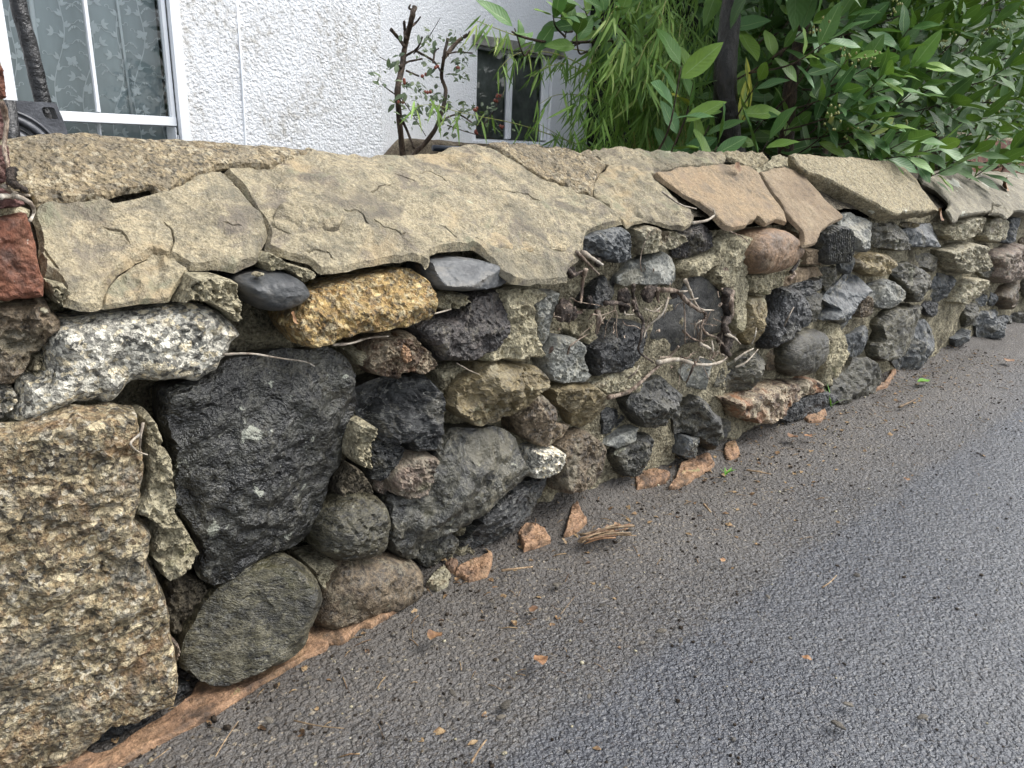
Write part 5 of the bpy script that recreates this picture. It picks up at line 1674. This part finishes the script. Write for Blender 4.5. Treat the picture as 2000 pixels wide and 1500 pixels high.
bam.build(BAM, 300)
o = culms.build('culms', MT['bud'], BAM, True, BAM.location); o['kind'] = 'stuff'

# leafy hedge added so the gaps behind the bay stay dark
BACKDROP = empty('backdrop', (4.6, 1.7, .22), 'dark leafy hedge filling the garden behind the bay laurel', 'backdrop')
hl = LeafSet([leaf_mesh(.11, .03, .2, .15, 4, .1, 1, k) for k in range(2)], [MT['bay_leaf_shaded'], MT['bay_leaf_shaded']])
for k in range(6500):
    t = rb.random()
    x = 3.05 + 9.5 * t ** 1.3
    p = np.array([x, 1.35 + .75 * t ** 1.3 + rb.uniform(-.12, .22), rb.uniform(.2, 2.9)])
    hl.put(p, basis(np.array([rb.uniform(-1, 1), rb.uniform(-1, .2), rb.uniform(-1, .4)]), np.array([rb.uniform(-.5, .5), -.8, .7])), rb.uniform(.8, 1.5))
hl.build(BACKDROP, 0)
t_ = np.linspace(0, 1, 60); z_ = np.linspace(.2, 3.2, 34)
Tm, Zm = np.meshgrid(t_, z_, indexing='ij')
xh = 3.1 + 13.0 * Tm.ravel(); zh = Zm.ravel()
yh = 1.62 + 1.0 * Tm.ravel() + .07 * fbm(np.stack([xh * 5, zh * 5, 0 * xh], 1), 3, 4)
nf_ = len(xh)
fv = np.vstack([np.stack([xh, yh, zh], 1), np.stack([xh, yh + .5, zh], 1)])
ii = np.arange(59)[:, None] * 34 + np.arange(33)[None, :]
ff = np.stack([ii, ii + 34, ii + 35, ii + 1], -1).reshape(-1, 4)
bl_ = [k for k in range(0, 60 * 34, 34)]; tl_ = [k + 33 for k in bl_]
ff = ff.tolist() + (ff[:, ::-1] + nf_).tolist() + [(a, a + nf_, b + nf_, b) for a, b in zip(tl_[:-1], tl_[1:])]
ff += [(k, k + 1, k + 1 + nf_, k + nf_) for k in range(33)] + [(k, k + nf_, k + 1 + nf_, k + 1) for k in range(59 * 34, 59 * 34 + 33)]
MT['core_shade'] = rock('core_shade', [(22, 30, 20), (34, 46, 28), (44, 60, 34)], 20, 120, .6, rough=(.7, .9), bump=1, bdist=.02, spec=.2)  # near-black colour of the solid core stands in for shade between leaves
o = mesh('dark_core', fv, ff, MT['core_shade'], BACKDROP, True); o['kind'] = 'stuff'

# ---- pruned berry shrub
SHR = empty('berry_shrub', atY(795, 330, .62), 'hard pruned berry shrub with dark bare stems against the white house', 'shrub')
SY = .62


def stem(sx_, r0, r1, dy=0.0):
    px = trace(sx_)
    pts = spline([atY(x, y, SY + dy + .02 * math.sin(k * 1.7)) for k, (x, y) in enumerate(px)], 6 * len(px))
    m = MB()
    u = .00115
    m.tube(pts, np.linspace(r0 * u, r1 * u, len(pts)) * .72, 8, .2, len(px))
    m.build('stem', MT['bark_brown'], SHR, True)


for args in [('B 398,960 392,880 370,650 362,500 385,380 405,250 440,100 458,38', 7.5, 6.5), ('B 410,960 440,880 530,780 590,680 630,520 608,430 618,330 642,215', 6.0, 4.0), ('B 400,260 372,220 325,165', 4, 4.2),
             ('B 405,215 402,170 398,122', 4, 3.5), ('B 618,325 690,240 770,180', 5.5, 4.5), ('B 372,372 420,345 500,328', 3.5, 2), ('B 462,282 560,340 604,400', 3, 2.6), ('B 640,300 700,290 780,297', 2.2, 1.8),
             ('B 410,395 480,425', 2.6, 2.2), ('B 452,300 520,230 600,100', 1.6, .6), ('B 372,640 410,720 455,830', 4, 3), ('B 372,390 300,340 262,318', 1.4, .8), ('B 352,530 310,500 275,472', 1.8, 1.2), ('B 592,680 700,640 830,700 930,560 960,500', 2.6, 1),
             ('B 560,350 570,290 590,270', 2.4, 1.6), ('B 380,380 400,320 470,270 500,205', 3, 2.4), ('B 436,150 470,120 488,95', 3, 2), ('B 640,700 760,740 900,775', 1.6, .8), ('B 360,520 420,600 520,760', 1.6, 1), ('B 450,60 425,45 432,28', 3, 2)]:
    stem(*args)
shl = LeafSet([leaf_mesh(.017, .0040, .25, .15, 4, .1, 1, 1), leaf_mesh(.012, .0036, .2, .25, 4, .1, 1, 2)], [MT['shrub_leaf'], MT['shrub_leaf']])
berries = MB()
for bx, by, n in [(550, 230, 14), (530, 320, 12), (670, 210, 14), (690, 300, 16), (720, 420, 16), (700, 370, 12), (580, 390, 10), (520, 520, 16), (450, 540, 14), (470, 490, 12), (600, 600, 18), (700, 610, 16), (400, 470, 12), (370, 580, 12), (260, 440, 8), (880, 640, 10), (820, 640, 14),
                  (930, 720, 8), (660, 740, 12), (560, 570, 14), (640, 640, 14), (760, 660, 14), (350, 350, 8), (420, 640, 10), (480, 620, 10), (480, 700, 8), (470, 220, 5)]:
    for k in range(n):
        x, y = bx + rb.gauss(0, 34), by + rb.gauss(0, 34)
        p = atY(650 + x * .35, y * .35, SY + rb.uniform(-.05, .05))
        shl.put(p, basis(np.array([rb.uniform(-1, 1), rb.uniform(-1, .3), rb.uniform(-.8, .8)]), np.array([rb.uniform(-.5, .5), -.6, .8])), rb.uniform(.7, 1.3))
for bx, by in [(580, 390), (710, 395), (505, 440), (530, 515), (400, 465), (925, 545), (905, 580), (940, 715), (800, 740), (800, 620), (385, 585)]:
    for k in range(3):
        p = atY(650 + (bx + rb.gauss(0, 9)) * .35, (by + rb.gauss(0, 9)) * .35, SY - .03)
        berries.tube([p, p + [0, 0, .002], p + [0, 0, .005], p + [0, 0, .007]], [.001, .0032, .0032, .001], 7)
shl.build(SHR, 160)
o = berries.build('berries', MT['berry'], SHR); o['kind'] = 'stuff'

# ---- brick wall beyond the bay laurel
BW = empty('brick_wall', (3.6, .42, .2), 'low red brick wall glimpsed behind the bay leaves at the right edge', 'brick wall')
bm = MB(); bm.box(-.107, .107, -.05, .05, -.0325, .0325)
first = None
for r in range(6):
    for k in range(7):
        if first is None:
            first = bm.build('brick', MT['brick_red'], BW, False); o = first
        else:
            o = first.copy(); COL.objects.link(o); o.parent = BW
        o.location = Vector((-.2 + k * .225 + (.11 if r % 2 else 0), rb.uniform(-.003, .003), .05 + r * .075))
bm = MB(); bm.box(-.33, 1.3, -.04, .045, -.02, .47); bm.build('mortar', MT['mortar'], BW, False, BW.location) if False else None
mm = MB(); mm.box(3.27, 4.95, .38, .465, .18, .67); mm.build('mortar', MT['mortar'], BW, False)

# ------------------------------------------------------------------ dead roots on the wall face
ROOT = empty('dead_roots', atY(1260, 600, -.02), 'tangle of dead brown climber roots clinging to the middle of the wall', 'roots')


def root(s, r, mat='root', y=-.040, name='root', parent=None, bmp=.16, wob=.006):
    px = trace(s)
    n = len(px)
    u = .55 / (1450 / 1.0) * 0 + 1
    pts = []
    for k, (x, yy) in enumerate(px):
        pts.append(atY(x, yy, y + wob * math.sin(k * 2.1 + r)))
    sc = np.linalg.norm(np.array(pts[0]) - EYE) / F_PX
    pts = spline(pts, max(8, 7 * n))
    rr = np.linspace(r * sc, r * sc * .45, len(pts)) * .9
    m = MB()
    rr = rr * (1 + .22 * vnoise(np.stack([np.arange(len(pts)) * .45, 0 * rr, 0 * rr + px[0][1]], 1), 2))
    m.tube(pts, rr, 8, bmp, int(px[0][0]) % 97)
    return m.build(name, MT[mat], parent or ROOT, True, pts.mean(0))


def knot(s, r, mat='root_dark', y=-.03):
    c = trace(s)[0]
    p = atY(c[0], c[1], y)
    sc = np.linalg.norm(p - EYE) / F_PX * r
    bm_ = bmesh.new()
    bmesh.ops.create_icosphere(bm_, subdivisions=4, radius=1)
    co = np.array([v.co[:] for v in bm_.verts])
    dsp = 1 + .5 * fbm(co * 1.9 + c[0], 4, 3, .6) + .25 * np.abs(fbm(co * 5 + c[1], 3, 8))
    co = co * dsp[:, None] * sc * np.array([1, .7, 1.1])
    fc = [[v.index for v in f_.verts] for f_ in bm_.faces]
    bm_.free()
    return mesh('root_knot', co + p, fc, MT[mat], ROOT, True, None, p)


for a in [('S 1220,430 1370,450 1450,540 1560,620 1640,670 1600,780 1590,940', 6, 'root'), ('S 1440,330 1490,440 1540,560 1600,620 1720,630', 3.6, 'root_pale'), ('S 1380,450 1440,445 1500,430', 3, 'root_pale'), ('S 1470,530 1520,525 1565,512', 3, 'root_pale'),
          ('S 1430,560 1440,760 1440,960', 2, 'root'), ('S 1600,800 1650,860 1750,900 1830,990', 4, 'root'), ('S 690,1480 800,1455 930,1400 1150,1200 1290,1080 1380,980', 6, 'root'), ('S 1170,1140 1380,1110 1550,1160 1750,1150 1840,1090 1800,1060', 5.5, 'root_pale'),
          ('S 1590,960 1690,1010 1720,1060 1760,1030', 4, 'root_pale'), ('S 1540,1130 1500,1230 1450,1340', 3.4, 'root'), ('S 1270,520 1220,660 1070,800 1040,900', 3.2, 'root_pale'), ('S 930,540 960,640 1030,740 1010,900 990,1030 1130,1140', 4.6, 'root_dark'),
          ('S 380,60 480,160 600,280', 5, 'root'), ('S 430,60 530,120 640,190', 6.5, 'root_pale'), ('S 150,240 280,230 350,280 450,250', 8, 'root_dark'), ('S 470,230 440,350 430,480 420,560', 5, 'root'), ('S 580,640 600,720 570,860', 8, 'root'),
          ('S 660,560 800,560 900,600', 6, 'root_dark'), ('S 850,640 860,670 940,670', 2.2, 'root_pale'), ('S 940,380 930,480 960,560 990,690', 4.5, 'root_dark'), ('S 1180,420 1170,500 1185,560', 5, 'root'), ('S 1040,610 1140,640 1230,570', 1.6, 'root_pale'),
          ('S 1850,440 1830,560 1860,680 1820,780 1850,880 1830,1000 1880,1080', 11, 'root_dark'), ('S 1890,450 1880,560 1900,660 1850,760', 8, 'root'), ('S 1840,860 1920,900 1980,960', 4, 'root_pale'), ('S 1550,780 1600,730 1540,780 1530,880', 2, 'root_pale'),
          ('S 1420,830 1500,900 1570,930 1640,990', 3, 'root'), ('S 1700,930 1710,1010 1680,1080 1740,1140', 2.4, 'root_pale'), ('S 1550,1150 1580,1090 1620,1095', 2, 'root_pale'), ('S 1390,1080 1460,1100 1500,1060 1560,1030', 2, 'root'), ('S 500,720 540,670 620,680 760,630', 2, 'root'),
          ('S 640,760 620,740 660,690', 2.4, 'root'), ('S 890,1290 950,1240 990,1170', 2.4, 'root_pale'), ('S 1300,1090 1200,1090 1180,1110', 2, 'root'), ('F 390,1050 450,1020 515,950', 2.4, 'root_pale'), ('F 385,1010 440,970 490,945', 2.8, 'root_pale'), ('F 480,920 500,870 505,830', 2, 'root_pale'),
          ('F 660,820 690,760 715,715', 2, 'root_pale'), ('F 700,520 740,460 720,430', 4, 'root_dark'), ('F 690,560 720,530 700,500', 4, 'root'), ('E 1310,690 1330,640 1420,580', 2, 'root')]:
    root(*a)
for s_, r in [('S 250,640', 19), ('S 340,660', 12), ('S 840,500', 15), ('S 850,580', 13), ('S 1080,470', 14), ('S 1140,440', 10), ('S 1840,940', 17), ('S 1790,900', 10), ('S 500,540', 9), ('S 330,260', 10), ('S 590,160', 8), ('S 1850,620', 9), ('S 1330,470', 8)]:
    knot(s_, r)
# finer fibres in the tangle
fb = MB()
for k in range(36):
    c = np.array([rb.uniform(1080, 1440), rb.gauss(620, 60)])
    if rb.random() < .5: c = np.array([rb.uniform(1290, 1420), rb.uniform(650, 720)])
    p0 = atY(c[0], c[1], -.038)
    p = [p0]
    d = np.array([rb.uniform(-1, 1), rb.uniform(-.3, .1), rb.uniform(-1, 1)])
    for q in range(4):
        d = d + np.array([rb.uniform(-.7, .7), rb.uniform(-.2, .2), rb.uniform(-.7, .7)])
        p.append(p[-1] + d * .009)
    fb.tube(spline(p, 9), rb.uniform(.0004, .0009), 4)
for k in range(26):
    c = np.array([rb.choice([1095, 1115, 1140, 1215, 1225, 1265, 1290, 1415, 1420, 1400, 1380]) + rb.gauss(0, 12), rb.choice([530, 580, 610, 640, 690, 600, 570]) + rb.gauss(0, 14)])
    v_, f_, uv_ = leaf_mesh(rb.uniform(.008, .02), rb.uniform(.003, .006), .5, .5, 5, .5, 1, k)
    d = np.array([rb.uniform(-1, 1), rb.uniform(-.8, .2), rb.uniform(-1, .6)])
    v_ = v_ * .6
    fb.add(v_ @ basis(d, np.array([rb.uniform(-1, 1), -1, .4])).T + atY(c[0], c[1], -.040), f_)
o = fb.build('root_fibres', MT['root'], ROOT, True, ROOT.location); o['kind'] = 'stuff'

V1 = empty('vine_stub', atY(20, 400, -.06), 'cut dark vine stem curling round the brick pier', 'vine')
root('Q 0,620 120,615 220,640 310,700 330,780 290,860', 5.5, 'root_pale', -.055, 'stem', V1)
root('Q 120,370 110,470 180,520 275,580', 9, 'root_dark', -.055, 'stem', V1, .5)
root('Q 40,520 120,580 200,600 290,610', 5, 'root_pale', -.05, 'stem', V1)
root('Z 4,200 12,240 8,290 16,330 12,370', 5, 'root', -.045, 'stem', V1)
for s_, lab, r in [('D 1240,550 1400,545 1560,570 1700,590 1755,615', 'thin dry twig lying across the big black stone', 2.6), ('E 0,640 100,630 200,600 310,590', 'pale dead twig under the yellow granite stone', 3.2), ('E 490,462 560,465 660,440', 'short pale twig beside the dark purplish stone', 3),
                   ('C -20,1070 80,1140 170,1165', 'bent pale root lying along the edge of the orange slab', 2.6), ('C 150,1245 230,1230 270,1200 265,1170', 'pale curled root tip hooking out under the orange slab', 3.4), ('E 690,740 760,780 820,805', 'fine straw on the golden brown stone', 1.6)]:
    o = root(s_, r, 'root_pale', -.045 if s_[0] != 'C' else -.07, 'twig', None, .2)
    o.parent = None; o.location = Vector(o.location) + ROOT.location
    tag(o, lab, 'twig')
TF = empty('forked_root', atY(276, 870, -.07), 'small forked root dangling beside the golden granite block', 'root')
root('D 800,930 785,1010 780,1090', 3.2, 'root_pale', -.072, 'root', TF, .2)
root('D 785,990 730,1045 770,1090 825,1110', 2.6, 'root_pale', -.072, 'root', TF, .2)

# ------------------------------------------------------------------ litter on the road
MT['litter_mix'] = rock('litter_mix', [(58, 42, 30), (120, 88, 58), (176, 146, 104), (90, 66, 46)], 45, 300, .3, rough=(.55, .8), bump=.3, bdist=.001, spec=.3, var=0)


def litter_leaf(px, py, L, ang, curl_, lab, mat='dead_leaf', y=None, w=.32, n=8, z=.012):
    p = atZ(px, py, z) if y is None else atY(px, py, y)
    v, f, uv = leaf_mesh(L, L * w, .12 + .5 * curl_, .6 * curl_, 10, .22, 1, int(px))
    v = v - np.array([L / 2, 0, v[:, 2].min()])
    if y is not None: v = v @ np.array([[1, 0, 0], [0, .35, .94], [0, -.94, .35]])
    c, s_ = math.cos(ang), math.sin(ang)
    v = v @ np.array([[c, s_, 0], [-s_, c, 0], [0, 0, 1]])
    o = mesh('fallen_leaf', v + p, f, MT[mat], None, True, uv, p)
    return tag(o, lab, 'leaf', 'fallen leaves')


litter_leaf(850, 1248, .026, .5, .5, 'pale curled dead leaf on the tarmac below the brown boulder')
litter_leaf(1055, 1294, .024, 1.0, .45, 'brown curled leaf standing on edge in the middle of the tarmac')
litter_leaf(1042, 1190, .016, .2, .1, 'small orange dead leaf beside yellow grit')
litter_leaf(1548, 855, .026, .1, .3, 'left one of two brown leaves near the wall foot', w=.4)
litter_leaf(1577, 852, .020, 1.2, .2, 'right one of two brown leaves near the wall foot', w=.4)
litter_leaf(1970, 705, .040, .2, .1, 'cream coloured leaf far along the road', w=.34)
litter_leaf(1805, 745, .062, -.15, .1, 'green and yellow leaf lying by the wall foot', 'green_blade', w=.16)
litter_leaf(1770, 936, .016, .6, .1, 'tiny tan leaf alone on open tarmac')
litter_leaf(1412, 1094, .012, .3, .1, 'tiny rust orange leaf on the open tarmac')
litter_leaf(1575, 1286, .012, 1.6, .2, 'tiny red leaf scrap at the lower right')
litter_leaf(1833, 420, .055, .3, .1, 'large tan dead leaf tucked under the thick coping slab', y=-.06, w=.28)
litter_leaf(1440, 327, .030, .1, .1, 'rust orange leaf scrap on top of the coping', y=.05, w=.3)
litter_leaf(572, 622, .026, 1.0, .1, 'orange dead leaf stuck against the yellow granite stone', y=-.055, w=.25)
litter_leaf(1958, 362, .07, .3, .2, 'reddish brown leaf on the grey coping slab', y=0.02, w=.3)


def litter_twig(s, r, lab, mat='twig'):
    px = trace(s)
    pts = spline([atZ(x, y, .010 + .003 * (k % 2)) for k, (x, y) in enumerate(px)], 12)
    m = MB()
    sc = np.linalg.norm(pts[0] - EYE) / F_PX
    m.tube(pts, np.linspace(r * sc, r * sc * .6, 12), 6, .2, 2)
    return tag(m.build('fallen_twig', MT[mat], None, True, pts.mean(0)), lab, 'twig', 'twigs on the tarmac')


for s_, r, lab in [('K 940,755 1020,745 1115,735', 2.6, 'dark twig on the tarmac near the footing tiles'), ('Z 1605,1148 1620,1138 1634,1124', 1.4, 'reddish twig on the open tarmac at right'), ('U 780,1225 860,1190 940,1150', 2.2, 'pale twig near the foot of the far wall'),
                   ('Z 1375,985 1388,1000', 2.6, 'short yellow straw on the tarmac'), ('T 1540,840 1640,855 1780,880', 2, 'long dry straw by the wall foot'), ('G 1200,1440 1260,1340 1330,1240', 1.3, 'thin straw at the lower left of the tarmac'),
                   ('G 1640,1235 1780,1265 1920,1280', 1.6, 'brown twig below the terracotta strip'), ('G 820,1480 880,1440 940,1395', 1.3, 'pale straw near the bottom left corner'), ('Z 920,1490 935,1465 950,1445', 2.4, 'pale bent straw at the bottom edge'), ('K 1270,1000 1310,950 1350,900', .9, 'hair thin straw in the middle of the tarmac')]:
    litter_twig(s_, r, lab)
DC = empty('stalk_heap', atZ(1190, 1042, .01), 'small heap of dead brown stalks and leaf scraps near the wall', 'debris')
for k in range(16):
    a = np.array([1128 + rb.uniform(0, 30), 1052 + rb.uniform(-10, 10)]); b = np.array([1215 + rb.uniform(-20, 30), 1022 + rb.uniform(-4, 30)])
    p0, p1 = atZ(a[0], a[1], .010 + rb.uniform(0, .012)), atZ(b[0], b[1], .012 + rb.uniform(0, .014))
    m = MB(); m.tube(spline([p0, (p0 + p1) / 2 + [0, 0, rb.uniform(0, .006)], p1], 9), rb.uniform(.0007, .0018), 6, .3, k)
    m.build('stalk', MT['twig' if k % 3 else 'dead_leaf'], DC, True)
for k in range(4):
    v, f, uv = leaf_mesh(.026, .007, .5, .2, 6, .3, 1, k)
    p = atZ(1145 + 18 * k, 1050 - 6 * k, .014)
    mesh('leaf_scrap', v + p, f, MT['dead_leaf'], DC, True, uv)


def tuft(px, py, n, L, lab):
    p = atZ(px, py, .008)
    E = empty('grass_tuft', p, lab, 'grass tuft')
    for k in range(n):
        v, f, uv = leaf_mesh(L * rb.uniform(.6, 1.1), .0016, .3, .3, 6, 0, .9, k)
        d = np.array([rb.uniform(-.7, .9), rb.uniform(-.6, .2), rb.uniform(.5, 1.2)])
        mesh('blade', v @ basis(d, np.array([0, -.3, 1.0])).T + p, f, MT['green_blade'], E, True, uv)


tuft(1622, 795, 6, .055, 'green grass tuft sprouting beside the sloping olive stone')
tuft(1416, 928, 7, .022, 'tiny green weed sprouting beside a terracotta tile')

sc_ = MB()
for k in range(700):
    x = rb.uniform(.05, 2.6); y = -abs(rb.gauss(.0, .13)) + .02
    z = float(road_z(np.array([x]), np.array([y]))[0]) + .0008
    if rb.random() < .5:
        L = rb.uniform(.004, .014)
        v_, f_, uv_ = leaf_mesh(L, L * rb.uniform(.2, .4), .3, .3, 4, .3, 1, k)
        sc_.add(v_ @ basis(np.array([rb.uniform(-1, 1), rb.uniform(-1, 1), rb.uniform(-.1, .3)]), np.array([rb.uniform(-.3, .3), rb.uniform(-.3, .3), 1.0])).T + [x, y, z], f_, uv_)
    else:
        a = rb.uniform(0, 6.28); L = rb.uniform(.005, .022)
        d = np.array([math.cos(a), math.sin(a), 0]) * L
        p0 = np.array([x, y, z])
        sc_.tube([p0, p0 + d * .5 + [0, 0, .0015], p0 + d], rb.uniform(.0003, .0007), 4)
tag(sc_.build('litter', MT['litter_mix']), 'fine scatter of straw and leaf scraps along the wall foot', 'litter', None, 'stuff')

# loose grit and pebbles
MT['pebble'] = rock('pebble', [(62, 60, 58), (98, 93, 86), (134, 122, 104), (84, 78, 70)], 60, 300, .4, rough=(.4, .7), bump=.5, bdist=.001, var=.5)
PEBM = []
for k in range(5):
    bm_ = bmesh.new()
    bmesh.ops.create_icosphere(bm_, subdivisions=2, radius=1)
    co = np.array([v.co[:] for v in bm_.verts])
    co = co * (1 + .7 * fbm(co * 1.1 + k * 7, 3, k))[:, None] * np.array([1, .72, .42])
    fc = [[v.index for v in f_.verts] for f_ in bm_.faces]
    bm_.free()
    o = mesh('pebble', co, fc, MT['pebble'], None, True)
    PEBM.append((o.data, co, fc)); bpy.data.objects.remove(o)
for px, py, r in [(735, 1028 + 150, .0045), (905, 1245, .004), (960, 1175, .0055), (1085, 1142, .007), (1030, 1180, .004), (1065, 1195, .0035), (1175, 1182, .006), (1290, 1232, .008), (1255, 1255, .005), (1200, 1155, .004), (1330, 1250, .005), (985, 1135, .004), (1150, 1360, .004),
                  (980, 1400, .006), (885, 1355, .006), (1500, 1165, .005), (1673, 1123, .006), (1637, 1415, .008), (1800, 1400, .007), (1655, 1375, .007), (990, 1375, .009), (1090, 1140, .006), (600, 1325, .006), (525, 1405, .006), (420, 1425, .006), (760, 1290, .005), (1120, 1010, .006), (1230, 1035, .007), (1155, 1040, .006)]:
    p = atZ(px, py, .008)
    o = bpy.data.objects.new('pebble', PEBM[int(px) % 5][0])
    COL.objects.link(o)
    o.location = Vector(p.tolist()); r *= .8; o.scale = (r, r, r); o.rotation_euler = (rb.uniform(-.3, .3), rb.uniform(-.3, .3), rb.uniform(0, 6))
    tag(o, 'loose pebble lying on the wet tarmac', 'pebble', 'loose pebbles on the tarmac')
gm = [MB(), MB(), MB()]
bm_ = bmesh.new(); bmesh.ops.create_icosphere(bm_, subdivisions=1, radius=1)
gco = np.array([v.co[:] for v in bm_.verts]); gfc = [[v.index for v in f_.verts] for f_ in bm_.faces]; bm_.free()
for k in range(3800):
    near = rb.random() < .72
    x = rb.uniform(.0, 2.6)
    y = -abs(rb.gauss(0, .16)) if near else rb.uniform(-.7, 0)
    z = .024 * float(sstep(-.07, .04, y))
    r = abs(rb.gauss(0, .0011)) + .0006
    co, fc = gco * np.array([rb.uniform(.7, 1.3), rb.uniform(.6, 1), rb.uniform(.4, .7)]), gfc
    a = rb.uniform(0, 6.28)
    c, s_ = math.cos(a), math.sin(a)
    sub = co[:12] if False else co
    gm[0 if rb.random() < .6 else (1 if rb.random() < .7 else 2)].add((sub * r) @ np.array([[c, s_, 0], [-s_, c, 0], [0, 0, 1]]) + [x, y, z + r * .3], fc)
for g, mt, lab in zip(gm, ('soil', 'pebble', 'cream_stone'), ('dark crumbs of soil strewn along the wall foot', 'fine grey grit strewn along the wall foot', 'pale grit grains strewn along the wall foot')):
    o = g.build('grit', MT[mt]); tag(o, lab, 'grit', None, 'stuff')
